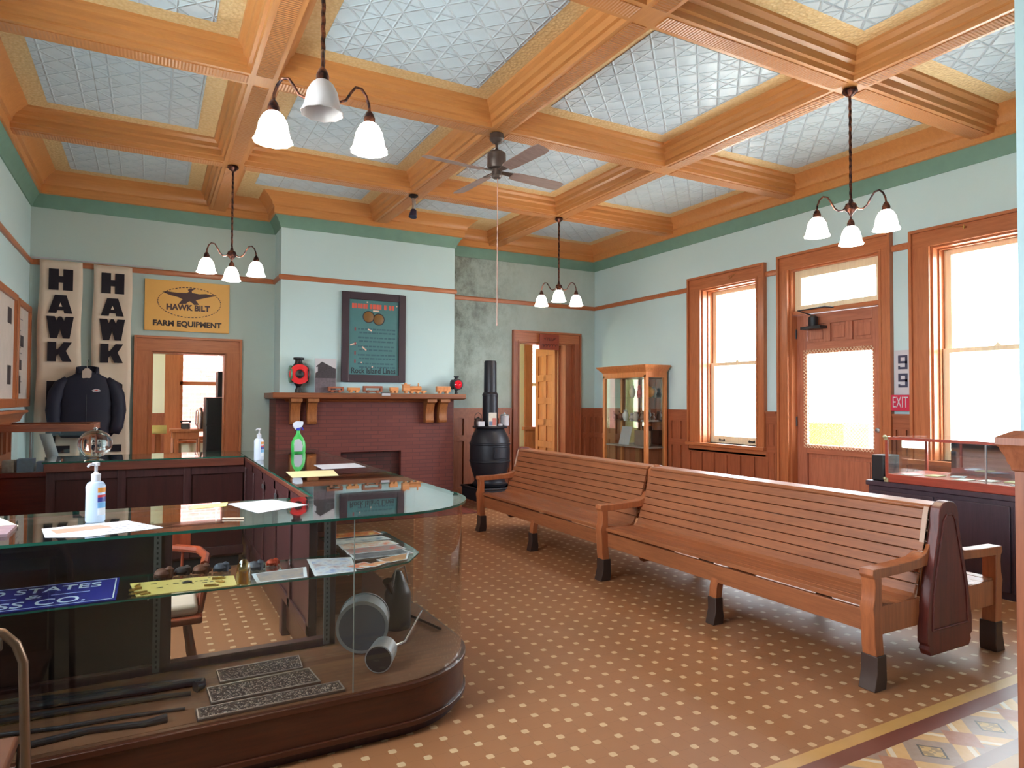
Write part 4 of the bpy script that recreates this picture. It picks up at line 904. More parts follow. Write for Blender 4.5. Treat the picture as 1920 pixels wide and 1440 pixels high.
# ------------------------------------------------------------------ stove
t = thing('pot_belly_stove', 'black cast iron pot-bellied stove beside the fireplace', 'stove', (4.56, 9.1, 0)); sx, sy = 4.56, 9.1
M_STV = plain('stove_iron', (40, 40, 48), 0.42, 0.35)
b = MB(); b.lathe([(0.001, 0.30), (0.25, 0.30), (0.27, 0.34), (0.24, 0.36), (0.23, 0.40), (0.26, 0.48), (0.295, 0.60), (0.305, 0.66), (0.315, 0.67), (0.315, 0.69), (0.305, 0.70), (0.31, 0.82), (0.305, 0.92), (0.315, 0.93), (0.315, 0.95), (0.30, 0.96), (0.28, 1.04), (0.24, 1.12), (0.21, 1.17), (0.001, 1.175)], (sx, sy, 0), 40); obj('belly', b, M_STV, t)
b = MB(); b.lathe([(0.001, 1.175), (0.26, 1.175), (0.27, 1.19), (0.26, 1.205), (0.001, 1.21)], (sx, sy, 0), 40); obj('top_plate', b, M_STV, t)
b = MB(); b.lathe([(0.112, 1.205), (0.118, 1.21), (0.118, 1.66), (0.122, 1.665), (0.122, 1.69), (0.098, 1.72), (0.095, 2.17), (0.085, 2.20), (0.001, 2.205)], (sx, sy, 0), 28); obj('stove_pipe', b, M_STV, t)
b = MB(); b.box(sx-0.32, sy-0.32, 0.10, sx+0.32, sy+0.32, 0.30); b.box(sx-0.34, sy-0.34, 0.27, sx+0.34, sy+0.34, 0.30); obj('base', b, M_STV, t, bevel=0.01)
for a_, c_ in ((-1, -1), (1, -1), (-1, 1), (1, 1)):
    b = MB(); b.tube([(sx+a_*0.28, sy+c_*0.28, 0.12), (sx+a_*0.31, sy+c_*0.31, 0.06), (sx+a_*0.34, sy+c_*0.34, 0.0)], [0.035, 0.025, 0.03], 10); obj('leg', b, M_STV, t)
b = MB(); s0 = 0
for k in range(9):
    a0 = math.radians(-105+k*4.5); a1 = math.radians(-105+(k+1)*4.5)
    for z0_, z1_, rr_ in ((0.73, 0.89, 0.322),): b.add([(sx+rr_*math.cos(a0), sy+rr_*math.sin(a0), z0_), (sx+rr_*math.cos(a1), sy+rr_*math.sin(a1), z0_), (sx+rr_*math.cos(a1), sy+rr_*math.sin(a1), z1_), (sx+rr_*math.cos(a0), sy+rr_*math.sin(a0), z1_), (sx+0.3*math.cos(a0), sy+0.3*math.sin(a0), z0_-0.01), (sx+0.3*math.cos(a1), sy+0.3*math.sin(a1), z0_-0.01), (sx+0.3*math.cos(a1), sy+0.3*math.sin(a1), z1_+0.01), (sx+0.3*math.cos(a0), sy+0.3*math.sin(a0), z1_+0.01)], [(0, 1, 2, 3), (0, 4, 5, 1), (3, 2, 6, 7), (0, 3, 7, 4), (1, 5, 6, 2)])
obj('feed_door', b, M_STV, t)
ZS = 1.2105
b = MB(); b.box(4.27, 8.90, ZS, 4.37, 8.925, ZS+0.07); tag(obj('label_card', b, M_PAPER, loc=(4.32, 8.91, ZS)), 'small blank white card on the left edge of the stove top', 'card')
t = thing('photo_card', 'tall colour photo card leaning against the stove pipe', 'card', (4.50, 8.91, ZS))
b = MB(); b.box(4.44, 8.90, ZS, 4.57, 8.91, ZS+0.20); obj('card', b, plain('photo_print', (196, 190, 180), 0.4, var=0.2, scale=30), t)
b = MB(); b.box(4.50, 8.898, ZS+0.01, 4.565, 8.90, ZS+0.12); b.box(4.445, 8.898, ZS+0.01, 4.50, 8.90, ZS+0.07, 1); obj('picture', b, [plain('photo_red', (176, 92, 78), 0.4), plain('photo_blue', (96, 110, 140), 0.4)], t)
t = thing('enamel_pot', 'white enamel pot with lid on the right side of the stove top', 'pot', (4.76, 9.0, ZS))
b = MB(); b.lathe([(0.001, ZS), (0.06, ZS), (0.065, ZS+0.01), (0.065, ZS+0.15), (0.068, ZS+0.155)], (4.76, 9.0, 0), 24); obj('pot_body', b, M_PAPER, t)
b = MB(); b.lathe([(0.07, ZS+0.155), (0.06, ZS+0.17), (0.012, ZS+0.18), (0.012, ZS+0.20), (0.001, ZS+0.205)], (4.76, 9.0, 0), 24); obj('lid', b, M_STEEL, t)
b = MB(); b.lathe([(0.001, 0), (0.035, 0.002), (0.04, 0.02), (0.02, 0.035), (0.001, 0.035)], (4.63, 8.90, ZS), 16); tag(obj('dish', b, M_PAPER, loc=(4.63, 8.9, ZS)), 'tiny white dish at the front of the stove top', 'dish')
t = thing('kettle', 'dark little kettle behind the white card on the stove top', 'kettle', (4.34, 9.06, ZS))
b = MB(); b.lathe([(0.001, ZS), (0.06, ZS), (0.065, ZS+0.06), (0.045, ZS+0.11), (0.015, ZS+0.125), (0.001, ZS+0.14)], (4.34, 9.06, 0), 20); obj('kettle_body', b, plain('dark_bronze', (74, 60, 60), 0.35, 0.6), t)
b = MB(); b.tube([(4.28, 9.06, ZS+0.09), (4.29, 9.06, ZS+0.17), (4.34, 9.06, ZS+0.20), (4.39, 9.06, ZS+0.17), (4.40, 9.06, ZS+0.09)], 0.005, 6); obj('handle', b, M_BLACK, t)

# ------------------------------------------------------------------ curio cabinet
cab = thing('curio_cabinet', 'tall oak and glass curio cabinet against the right wall near the far corner', 'display cabinet', (6.83, 8.45, 0))
M_CUR = wood('curio_oak', (212, 138, 84), (180, 108, 62), 'z', 0.3)
cx0, cx1, cy0, cy1 = 6.60, 7.02, 7.90, 9.0; p_ = 0.055
b = MB()
for X_, Y_ in ((cx0, cy0), (cx0, cy1-p_), (cx1-p_, cy0), (cx1-p_, cy1-p_)): b.box(X_, Y_, 0, X_+p_, Y_+p_, 2.0)
b.box(cx0, cy0, 0.0, cx1, cy1, 0.30); b.box(cx0, cy0, 1.96, cx1, cy1, 2.06)
obj('frame', b, M_CUR, cab, bevel=0.004)
b = MB(); b.sweep([(cx1, cy1), (cx0, cy1), (cx0, cy0), (cx1, cy0)], [(0.0, 2.04), (0.01, 2.06), (0.03, 2.08), (0.075, 2.13), (0.085, 2.15), (0.0, 2.15)], side=1); b.box(cx0, cy0, 2.06, cx1, cy1, 2.149); obj('cornice', b, M_CUR, cab)
g = MB(); g.box(cx0+0.02, cy0+p_, 0.30, cx0+0.024, cy1-p_, 1.96); g.box(cx0+p_, cy0+0.02, 0.30, cx1-p_, cy0+0.024, 1.96); g.box(cx0+p_, cy1-0.024, 0.30, cx1-p_, cy1-0.02, 1.96); obj('glass_panel', g, M_GL, cab)
b = MB(); b.box(cx1-0.02, cy0+p_, 0.86, cx1-0.012, cy1-p_, 1.96); obj('mirror_back', b, plain('mirror', (215, 222, 226), 0.03, 1.0, var=0.01), cab)
b = MB(); b.box(cx1-0.02, cy0+p_, 0.30, cx1-0.012, cy1-p_, 0.86); obj('wood_back', b, M_WAIN, cab)
for z_ in (1.64, 1.27, 0.87):
    b = MB(); b.box(cx0+0.03, cy0+0.03, z_, cx1-0.03, cy1-0.03, z_+0.008 if z_ > 1 else z_+0.02); obj('shelf', b, M_GL if z_ > 1 else plain('grey_shelf', (160, 150, 148), 0.5), cab)
rr = random.Random(5)
CUR = [((216, 120, 110), 1.65, 8.02, 'red and white figurine'), ((226, 160, 70), 1.65, 7.98, 'orange bird figurine'), ((228, 214, 190), 1.65, 8.42, 'cream vase-shaped figurine'), ((90, 84, 96), 1.65, 8.28, 'dark figurine')]
fg = 'small curios in the glass cabinet'
def figurine(x, y, z, col, h, label, kind):
    b = MB()
    if kind == 0: b.lathe([(0.001, 0), (0.035, 0), (0.03, 0.02), (0.045, h*0.3), (0.03, h*0.55), (0.018, h*0.65), (0.03, h*0.8), (0.02, h*0.95), (0.001, h)], (x, y, z), 14)
    elif kind == 1: b.lathe([(0.001, 0), (0.03, 0), (0.05, h*0.35), (0.05, h*0.6), (0.025, h*0.85), (0.035, h)], (x, y, z), 14)
    else: b.ball((x, y, z+h*0.4), h*0.4, 12, sz=1.0); b.tube([(x, y, z+h*0.6), (x-0.01, y+0.05, z+h)], [0.02, 0.012], 8)
    tag(obj('figurine', b, plain('curio_%d_%d_%d' % col, col, 0.35), loc=(x, y, z)), label, 'figurine', fg)
figurine(6.72, 8.20, 1.649, (206, 86, 84), 0.20, 'red figurine on the top shelf of the curio cabinet', 0)
figurine(6.80, 8.06, 1.649, (222, 158, 70), 0.22, 'orange winged figurine at the near end of the cabinet top shelf', 2)
figurine(6.78, 8.45, 1.649, (222, 208, 184), 0.19, 'cream vase on the top shelf of the curio cabinet', 1)
figurine(6.80, 8.30, 1.649, (64, 60, 74), 0.16, 'dark figurine between the cream vase and red figurine', 0)
for k, (y__, c__, kk, lb) in enumerate([(8.86, (92, 54, 44), 2, 'brown lump-shaped curio at the far end of the cabinet second shelf'), (8.74, (110, 66, 54), 2, 'reddish brown curio, second from the far end of the second shelf'), (8.60, (206, 208, 214), 1, 'white cup-like curio near the middle of the second shelf'), (8.47, (176, 172, 176), 0, 'grey figurine in the middle of the second shelf'), (8.34, (196, 190, 186), 1, 'pale jar on the second shelf under the dark figurine'), (8.20, (150, 116, 98), 0, 'tan figurine near the front post on the second shelf')]):
    figurine(6.76+0.02*(k % 2), y__, 1.279, c__, 0.13+0.02*(k % 3), lb, kk)
b = MB(); b.prism([(-0.13, 0), (0.13, 0), (0.13, 0.30), (-0.13, 0.30)], 'x', 0, 0.006); b.xf(Matrix.Translation((6.72, 8.60, 0.893)) @ Matrix.Rotation(math.radians(15), 4, 'Y')); tag(obj('document', b, M_PAPER, loc=(6.72, 8.6, 0.893)), 'white printed sheet propped on the lower shelf of the curio cabinet', 'document')
b = MB(); b.box(6.80, 8.05, 0.893, 6.83, 8.42, 1.13); tag(obj('picture_board', b, plain('dull_print', (150, 132, 122), 0.5, var=0.2), loc=(6.81, 8.2, 0.893)), 'dull framed print behind the white sheet in the curio cabinet', 'picture')
b = MB(); b.box(6.70, 7.98, 1.28, 6.92, 8.14, 1.30); tag(obj('paper_stack', b, M_PAPER, loc=(6.8, 8.05, 1.28)), 'flat white papers at the near end of the second cabinet shelf', 'paper')
b = MB(); b.box(6.90, 8.42, 0.302, 6.95, 8.52, 0.86); tag(obj('wooden_post', b, plain('pale_post', (160, 112, 74), 0.5), loc=(6.94, 8.47, 0.30)), 'pale wooden strip standing in the bottom of the curio cabinet', 'wood strip')

# ------------------------------------------------------------------ 99 and EXIT signs
t = thing('number_sign', 'white sign with two stacked dark 9s beside the entrance door', 'sign', (XR, 4.26, 1.68))
b = MB(); b.box(XR-0.014, 4.175, 1.68, XR-0.001, 4.345, 2.155); sb = obj('board', b, M_PAPER, t)
def nine(z0_):
    b = MB(); x = XR-0.0165; ya, yb = 4.305, 4.205  # reader's left is +y
    def q(u0, v0, u1, v1): b.box(x, ya+(yb-ya)*u0, z0_+0.15*v0, x+0.002, ya+(yb-ya)*u1, z0_+0.15*v1)
    q(0, .84, 1, 1); q(0, .42, .26, .84); q(.26, .42, 1, .58); q(.74, .16, 1, .84); q(0, 0, 1, .16); q(0, .16, .2, .24); return b
for z_ in (1.95, 1.755): obj('numeral', nine(z_), plain('slate_ink', (58, 58, 84), 0.5), sb)
t = thing('exit_sign', 'small red EXIT sign under the white 99 sign', 'sign', (XR, 4.26, 1.48))
b = MB(); b.box(XR-0.060, 4.155, 1.505, XR-0.047, 4.365, 1.675); sb = obj('board', b, plain('exit_red', (196, 36, 70), 0.4), t)
text('lettering', 'EXIT', 0.165, (XR-0.0615, 4.26, 1.592), (0, -1, 0), (0, 0, 1), M_PAPER, sb, sx=0.50)
t = thing('door_sign', 'red wooden sign board with faded script hanging in the corner doorway', 'sign', (6.06, YB-0.08, 2.47))
b = MB(); b.box(5.865, YB-0.095, 2.475, 6.255, YB-0.07, 2.745); sb = obj('board', b, wood('red_sign_wood', (152, 66, 44), (120, 48, 32), 'x', 0.4), t, bevel=0.004)
b = MB(); M_SCR = plain('dark_red_script', (96, 32, 24), 0.4)
for k, (zc_, amp, xa, xb) in enumerate(((2.66, 0.035, 5.95, 6.18), (2.55, 0.032, 5.91, 6.22))):
    pts = [(xa+(xb-xa)*i/36+0.012*math.sin(i*0.9), YB-0.0955, zc_+amp*math.sin(i*(0.95 if k else 1.1))*(1-0.4*abs(i/18-1))) for i in range(37)]
    b.tube(pts, 0.006, 6)
obj('script', b, M_SCR, sb)
for (y_, z_, d) in ((6.62, 3.315, 0.09), (3.60, 3.33, -0.2)):
    b = MB(); b.tube([(XR-0.04, y_, z_), (XR-0.08, y_, z_-0.02), (XR-0.09, y_-0.01, z_+0.015)], 0.006, 6); b.tube([(XR-0.05, y_, z_), (XR-0.06, y_-d, z_+0.04)], 0.004, 6)
    tag(obj('curtain_hook', b, M_BRASS, loc=(XR-0.04, y_, z_)), 'small metal hook on the head casing of the %s window' % ('far' if y_ > 5 else 'near right'), 'hook', 'metal hooks on the window casings')

# ------------------------------------------------------------------ cabinet and display case under the right window
M_DKC = wood('dark_cabinet', (58, 40, 54), (40, 28, 40), 'z', 0.45)
t = thing('low_cabinet', 'dark plum painted low cabinet below the right window behind the bench', 'cabinet', (6.5, 3.2, 0))
b = MB(); b.box(6.12, 2.20, 0.0, 6.85, 4.03, 0.80); b.box(6.10, 2.18, 0.80, 6.87, 4.05, 0.845); obj('carcass', b, M_DKC, t, bevel=0.006)
for k in range(3):
    b = MB(); b.box(6.105, 2.22+k*0.6, 0.06, 6.12, 2.80+k*0.6, 0.76); obj('door', b, M_DKC, t, bevel=0.006)
M_RED2 = wood('case_mahogany', (160, 66, 48), (124, 46, 34), 'y', 0.35)
t = thing('tabletop_display_case', 'glass display case with mahogany base and brass corners standing on the dark cabinet', 'display case', (6.45, 3.15, 0.85))
X0, X1, Y0, Y1, Z0, Z1 = 6.13, 6.80, 2.35, 3.87, 0.8455, 1.27
b = MB(); b.box(X0, Y0, Z0, X1, Y1, Z0+0.075); obj('base', b, M_RED2, t, bevel=0.004)
b = MB(); fr = 0.022
b.box(X0, Y0, Z1-0.025, X0+fr, Y1, Z1); b.box(X1-fr, Y0, Z1-0.025, X1, Y1, Z1); b.box(X0, Y1-fr, Z1-0.025, X1, Y1, Z1); b.box(X0, Y0, Z1-0.025, X1, Y0+fr, Z1)
b.box(X0, Y1-fr, Z0+0.07, X0+fr, Y1, Z1-0.02); b.box(X1-fr, Y1-fr, Z0+0.07, X1, Y1, Z1-0.02)
obj('case_frame', b, M_RED2, t, bevel=0.002)
b = MB()
for yy_ in (3.0, 2.62): b.box(X0+0.002, yy_, Z0+0.075, X0+0.014, yy_+0.012, Z1-0.025)
obj('glazing_bar', b, M_STEEL, t)
g = MB(); g.box(X0+0.008, Y0+fr, Z0+0.075, X0+0.011, Y1-fr, Z1-0.02); g.box(X0+fr, Y1-0.012, Z0+0.075, X1-fr, Y1-0.009, Z1-0.02); g.box(X0+0.004, Y0+0.004, Z1-0.004, X1-0.004, Y1-0.004, Z1+0.002); obj('glass_panel', g, M_GL, t)
b = MB(); b.box(X1-0.03, Y0+fr, Z0+0.075, X1-0.024, 3.62, Z1-0.026); obj('mirror_back', b, plain('blue_mirror', (176, 184, 206), 0.06, 1.0, var=0.02), t)
for (yy_, zz_) in ((Y1-0.03, Z0), (Y1-0.03, Z1-0.03)):
    b = MB(); b.box(X0-0.006, yy_, zz_-0.001, X0+0.03, Y1+0.006, zz_+0.034); b.ball((X0-0.004, Y1-0.0, zz_+0.03), 0.018, 10); obj('corner_fitting', b, plain('pale_brass', (190, 186, 150), 0.35, 0.6), t)
rr = random.Random(11)
for k in range(9):
    yk = 3.68-k*0.15; xk = 6.24+0.1*(k % 3); cl = [(226, 222, 214), (214, 206, 150), (190, 198, 206), (222, 214, 200)][k % 4]
    b = MB(); b.box(-0.08, -0.055, 0, 0.08, 0.055, 0.006); b.xf(Matrix.Translation((xk, yk, Z0+0.0765)) @ Matrix.Rotation(rr.uniform(-0.4, 0.4), 4, 'Z'))
    tag(obj('label_card', b, plain('card_%d' % (k % 4), cl, 0.5), loc=(xk, yk, Z0+0.0765)), 'small printed card lying flat in the tabletop display case', 'card', 'cards in the tabletop display case')
b = MB(); b.box(6.15, 3.895, 0.8455, 6.40, 4.02, 1.09); tag(obj('cash_box', b, M_DARK, loc=(6.27, 3.95, 0.8455), bevel=0.01), 'upright black box at the far end of the cabinet beside the display case', 'box')

# ------------------------------------------------------------------ left wall: framed display boards
for (ya, yb, zb_, zt_, lab) in ((7.15, 8.93, 1.50, 2.72, 'wood-framed board of black and white photos on the left wall, nearer one'), (8.97, 9.86, 1.50, 2.70, 'narrow wood-framed photo board on the left wall beside the corner')):
    t = thing('display_board', lab, 'display board', (XL, (ya+yb)/2, zb_), 'framed photo boards on the left wall')
    b = MB(); f_ = 0.07; D = 0.04
    b.box(XL, ya, zb_, XL+D, ya+f_, zt_); b.box(XL, yb-f_, zb_, XL+D, yb, zt_); b.box(XL, ya+f_, zb_, XL+D, yb-f_, zb_+f_*1.3); b.box(XL, ya+f_, zt_-f_, XL+D, yb-f_, zt_); obj('frame', b, M_CAS, t, bevel=0.004)
    b = MB(); b.box(XL+0.005, ya+f_, zb_+f_*1.3, XL+0.012, yb-f_, zt_-f_); pnl = obj('sheet', b, plain('aged_paper', (206, 196, 190), 0.6), t)
    rr = random.Random(int(ya*10))
    for k in range(9 if ya < 8 else 3):
        b = MB()
        yk = rr.uniform(ya+f_+0.08, yb-f_-0.3); zk = zb_+0.15+(zt_-zb_-0.4)*k/(9 if ya < 8 else 3); b.box(XL+0.012, yk, zk, XL+0.013, yk+rr.uniform(0.12, 0.22), zk+rr.uniform(0.10, 0.2)); obj('photo', b, plain('photo_black', (62, 58, 66), 0.5, var=0.3, scale=30), pnl)
    b = MB()
    for k in range(14):
        zk = zb_+0.15+k*(zt_-zb_-0.3)/14; b.box(XL+0.012, ya+f_+0.05, zk, XL+0.0125, ya+f_+0.05+rr.uniform(0.1, 0.35), zk+0.012)
    obj('print_lines', b, plain('print_grey', (120, 112, 116), 0.5), pnl)

# desk display case on the left
t = thing('desk_display_case', 'low glass-topped mahogany display case against the left wall below the banners', 'display case', (-0.87, 7.95, 0))
M_DESK = wood('desk_red', (112, 44, 34), (78, 30, 24), 'x', 0.35)
b = MB(); b.box(-1.28, 7.62, 0, -0.50, 8.30, 0.86); b.box(-1.29, 7.59, 0.86, -0.47, 8.33, 0.905); obj('cabinet_body', b, M_DESK, t, bevel=0.005)
b = MB(); b.box(-1.28, 7.60, 1.29, -0.47, 7.66, 1.35); b.box(-1.28, 8.27, 1.29, -0.47, 8.33, 1.35); b.box(-0.53, 7.66, 1.29, -0.47, 8.27, 1.35); b.box(-1.28, 7.66, 1.29, -1.22, 8.27, 1.35)
b.box(-1.28, 7.60, 0.905, -1.26, 7.62, 1.29); b.box(-0.49, 7.60, 0.905, -0.47, 7.62, 1.29); obj('top_frame', b, wood('rim_brown', (150, 88, 62), (96, 46, 38), 'x', 0.3), t, bevel=0.008)
g = MB(); g.box(-1.26, 7.608, 0.905, -0.49, 7.612, 1.29); g.box(-0.482, 7.62, 0.905, -0.478, 8.27, 1.29); g.box(-1.22, 7.66, 1.335, -0.53, 8.27, 1.34); obj('glass_panel', g, M_GL, t)
b = MB(); b.tube([(-1.02, 7.95, 0.906), (-1.02, 7.95, 1.288)], 0.012, 8); obj('inner_post', b, M_STEEL, t)
b = MB(); b.prism([(-0.065, 0), (0.065, 0), (0.065, 0.30), (-0.065, 0.30)], 'y', 0, 0.008); b.xf(Matrix.Translation((-0.78, 7.42, 1.062)) @ Matrix.Rotation(math.radians(-14), 4, 'Y')); 
b = MB(); b.add([(-0.80, 7.55, 0.0), (-0.70, 7.55, 0.0), (-0.80, 7.58, 0.3), (-0.90, 7.58, 0.3)], [(0, 1, 2, 3)]); b.v = [(-0.845, 7.68, 0.975), (-0.745, 7.68, 0.975), (-0.83, 7.72, 1.26), (-0.93, 7.72, 1.26)]; b.f = [(0, 1, 2, 3)]; b.mi = [0]
o_ = obj('notice_card', b, M_PAPER, loc=(-0.8, 7.7, 0.905)); md = o_.modifiers.new('thickness', 'SOLIDIFY'); md.thickness = 0.004; tag(o_, 'tilted white notice card standing inside the desk display case', 'card')
for k, (x_, w2, h_, col, lab) in enumerate(((-1.20, 0.09, 0.11, (206, 200, 196), 'white boxed booklet at the left of the desk case'), (-1.09, 0.13, 0.12, (70, 82, 128), 'blue and white booklets in the middle of the desk case'), (-0.94, 0.11, 0.09, (96, 108, 150), 'blue booklet at the right of the desk case'))):
    b = MB(); b.box(x_, 7.66, 0.906, x_+w2, 7.80, 0.906+h_); tag(obj('booklet', b, plain('booklet_%d' % k, col, 0.5, var=0.3, scale=30), loc=(x_+w2/2, 7.7, 0.906)), lab, 'booklet', 'booklets in the desk display case')

# ------------------------------------------------------------------ counters
def slab(poly, z0, z1, name, parent, mt, me=None):
    b = MB(); b.prism(poly, 'z', z0, z1, 1 if me else 0, 0); return obj(name, b, [mt, me] if me else mt, parent, smooth=False)
def arc(cx, cy, r, a0, a1, n_=14): return [(cx+r*math.cos(math.radians(a0+(a1-a0)*k/n_)), cy+r*math.sin(math.radians(a0+(a1-a0)*k/n_))) for k in range(n_+1)]
def outline(off=0.0, yend=4.2, inner=0.0, xl=-1.25): return [(xl, 3.04-off)]+arc(1.06, 3.54, 0.50+off, -90, 0)+[(1.56+off, yend), (0.80+inner, yend), (0.80+inner, 3.78), (xl, 3.78)]
fc = thing('glass_display_counter', 'curved-corner glass display counter on a mahogany base in the left foreground', 'display counter', (0.3, 3.4, 0))
M_BASE = wood('case_base_oak', (78, 38, 24), (54, 28, 20), 'x', 0.3, coat=0.2)
slab(outline(-0.03), 0.0, 0.05, 'plinth', fc, M_COUNTER)
b = MB(); bo = outline(0.0); b.prism(bo, 'z', 0.05, 0.235); b.prism(outline(0.012), 'z', 0.05, 0.075); b.prism(outline(0.012), 'z', 0.225, 0.252); obj('base', b, M_BASE, fc, bevel=0.003)
slab(outline(-0.01), 0.252, 0.258, 'deck', fc, wood('deck_board', (112, 72, 50), (84, 52, 36), 'x', 0.5))
slab(outline(0.01), 1.05, 1.062, 'glass_top', fc, M_GLTOP, M_GEDGE)
b = MB(); pth = [(0.815, 3.052)]+arc(1.06, 3.54, 0.488, -90, 0)+[(1.548, 4.19)]
for i in range(len(pth)-1):
    if i == 0: continue
    b.quad((pth[i][0], pth[i][1], 0.258), (pth[i+1][0], pth[i+1][1], 0.258), (pth[i+1][0], pth[i+1][1], 1.05), (pth[i][0], pth[i][1], 1.05))
o_ = obj('curved_glass', b, M_GL, fc, ang=80)
b = MB(); b.quad((-1.25, 3.052, 0.258), (0.832, 3.052, 0.258), (0.832, 3.052, 1.05), (-1.25, 3.052, 1.05)); b.quad((0.838, 3.052, 0.258), (1.06, 3.052, 0.258), (1.06, 3.052, 1.05), (0.838, 3.052, 1.05)); obj('front_glass', b, M_GL, fc)
b = MB(); b.box(0.833, 3.05, 0.258, 0.837, 3.055, 1.05); obj('glass_joint', b, plain('joint_grey', (120, 126, 120), 0.3), fc)
for (X_, Y_, wx) in ((0.865, 3.70, 0.045), (0.045, 3.70, 0.06)):
    b = MB(); b.box(X_, Y_, 0.258, X_+wx, Y_+0.06, 1.05); ps = obj('corner_post', b, M_COUNTER, fc, bevel=0.003)
    b = MB(); b.box(X_-0.02, Y_-0.012, 0.27, X_+0.012, Y_-0.001, 1.04); 
    st_ = obj('shelf_standard', b, plain('slotted_steel', (110, 106, 106), 0.4, 0.6), ps)
    b = MB()
    for k in range(30): b.box(X_-0.008, Y_-0.0135, 0.29+k*0.025, X_+0.0, Y_-0.0125, 0.302+k*0.025)
    obj('slots', b, M_DARK, ps)
b = MB(); b.box(-1.25, 3.70, 0.258, 0.91, 3.76, 0.30); b.box(-1.25, 3.70, 1.02, 0.80, 3.76, 1.05); obj('back_rail', b, M_COUNTER, fc, bevel=0.003)
b = MB(); b.box(-1.25, 3.735, 0.30, 0.045, 3.75, 1.02); obj('sliding_door', b, wood('sliding_panel', (40, 24, 24), (28, 16, 18), 'x', 0.3), fc)
slab([(-1.25, 3.24), (0.95, 3.24), (1.20, 3.33), (1.32, 3.50), (1.33, 3.62), (1.33, 4.16), (0.92, 4.16), (0.92, 3.66), (-1.25, 3.66)], 0.748, 0.756, 'glass_shelf', fc, M_GLTOP, M_GEDGE)
b = MB()
for X_ in (-0.0, 0.86): b.prism([(3.25, 0.74), (3.69, 0.68), (3.69, 0.745), (3.25, 0.747)], 'x', X_, X_+0.006)
obj('shelf_bracket', b, M_STEEL, fc)

sc_ = thing('side_display_counter', 'right arm of the counter: wood panelled inside, glass fronted, running back towards the fireplace', 'display counter', (1.2, 5.8, 0))
b = MB(); b.box(0.80, 3.80, 0.28, 0.83, 6.75, 1.02); 
for k, yy_ in enumerate((3.80, 4.38, 4.96, 5.54, 6.12, 6.68)): b.box(0.785, yy_, 0.28, 0.80, yy_+0.07, 1.02)
b.box(0.785, 3.80, 0.96, 0.80, 6.75, 1.02); b.box(0.785, 3.80, 0.28, 0.80, 6.75, 0.34); obj('inner_panel', b, M_COUNTER, sc_, bevel=0.003)
for k, yy_ in enumerate((4.9, 5.5)):
    b = MB(); b.box(0.776, yy_, 0.90, 0.785, yy_+0.05, 0.935); obj('lock_plate', b, M_STEEL, sc_)
b = MB(); b.box(0.83, 4.21, 0.05, 1.56, 7.40, 0.25); obj('base', b, M_BASE, sc_, bevel=0.003)
b = MB(); b.box(0.83, 4.21, 0.25, 1.20, 4.235, 0.66); obj('partition', b, wood('crate_brown', (132, 78, 50), (98, 54, 34), 'x', 0.5), sc_)
for yy_ in (4.72, 6.6):
    b = MB(); b.box(0.80, yy_, 0.0, 0.90, yy_+0.1, 0.28); obj('leg', b, M_COUNTER, sc_, bevel=0.006)
b = MB(); b.box(0.80, 4.50, 1.0, 1.56, 6.75, 1.046); obj('counter_board', b, wood('top_board', (96, 58, 50), (70, 42, 38), 'y', 0.35), sc_, bevel=0.003)
b = MB(); b.box(0.79, 3.785, 1.02, 0.80+0.03, 6.75, 1.048); obj('top_edge', b, M_COUNTERX, sc_, bevel=0.002)
b = MB(); b.box(1.545, 4.21, 0.25, 1.549, 7.40, 1.046); obj('outer_glass', b, M_GL, sc_)
slab([(0.795, 4.204), (1.57, 4.204), (1.57, 7.42), (0.795, 7.42)], 1.05, 1.062, 'glass_top', sc_, M_GLTOP, M_GEDGE)
b = MB(); b.box(0.80, 6.75, 0.28, 1.54, 7.40, 1.046); obj('end_cabinet', b, M_COUNTER, sc_, bevel=0.003)

bc = thing('back_counter', 'dark mahogany rear counter with glass-covered top in front of the office doorway', 'counter', (0.0, 7.1, 0))
b = MB(); b.box(-0.765, 6.82, 0.12, 0.785, 7.38, 1.0); obj('body', b, wood('back_counter_body', (64, 30, 28), (46, 22, 22), 'z', 0.35), bc, bevel=0.003)
b = MB(); b.box(-0.78, 6.765, 0.975, 0.785, 7.40, 1.046); obj('counter_top', b, M_COUNTERX, bc, bevel=0.004)
for k in range(3):
    x_ = -0.765+k*0.52; b = MB(); b.box(x_, 6.80, 0.14, x_+0.06, 6.82, 0.975); b.box(x_+0.06, 6.80, 0.90, x_+0.52, 6.82, 0.975); b.box(x_+0.06, 6.80, 0.14, x_+0.52, 6.82, 0.22); obj('panel_frame', b, M_COUNTER, bc, bevel=0.004)
slab([(-0.79, 6.755), (0.79, 6.755), (0.79, 7.42), (-0.79, 7.42)], 1.05, 1.062, 'glass_top', bc, M_GLTOP, M_GEDGE)
b = MB(); b.box(-0.74, 6.85, 0, 0.76, 7.35, 0.12); obj('plinth', b, M_DARK, bc)

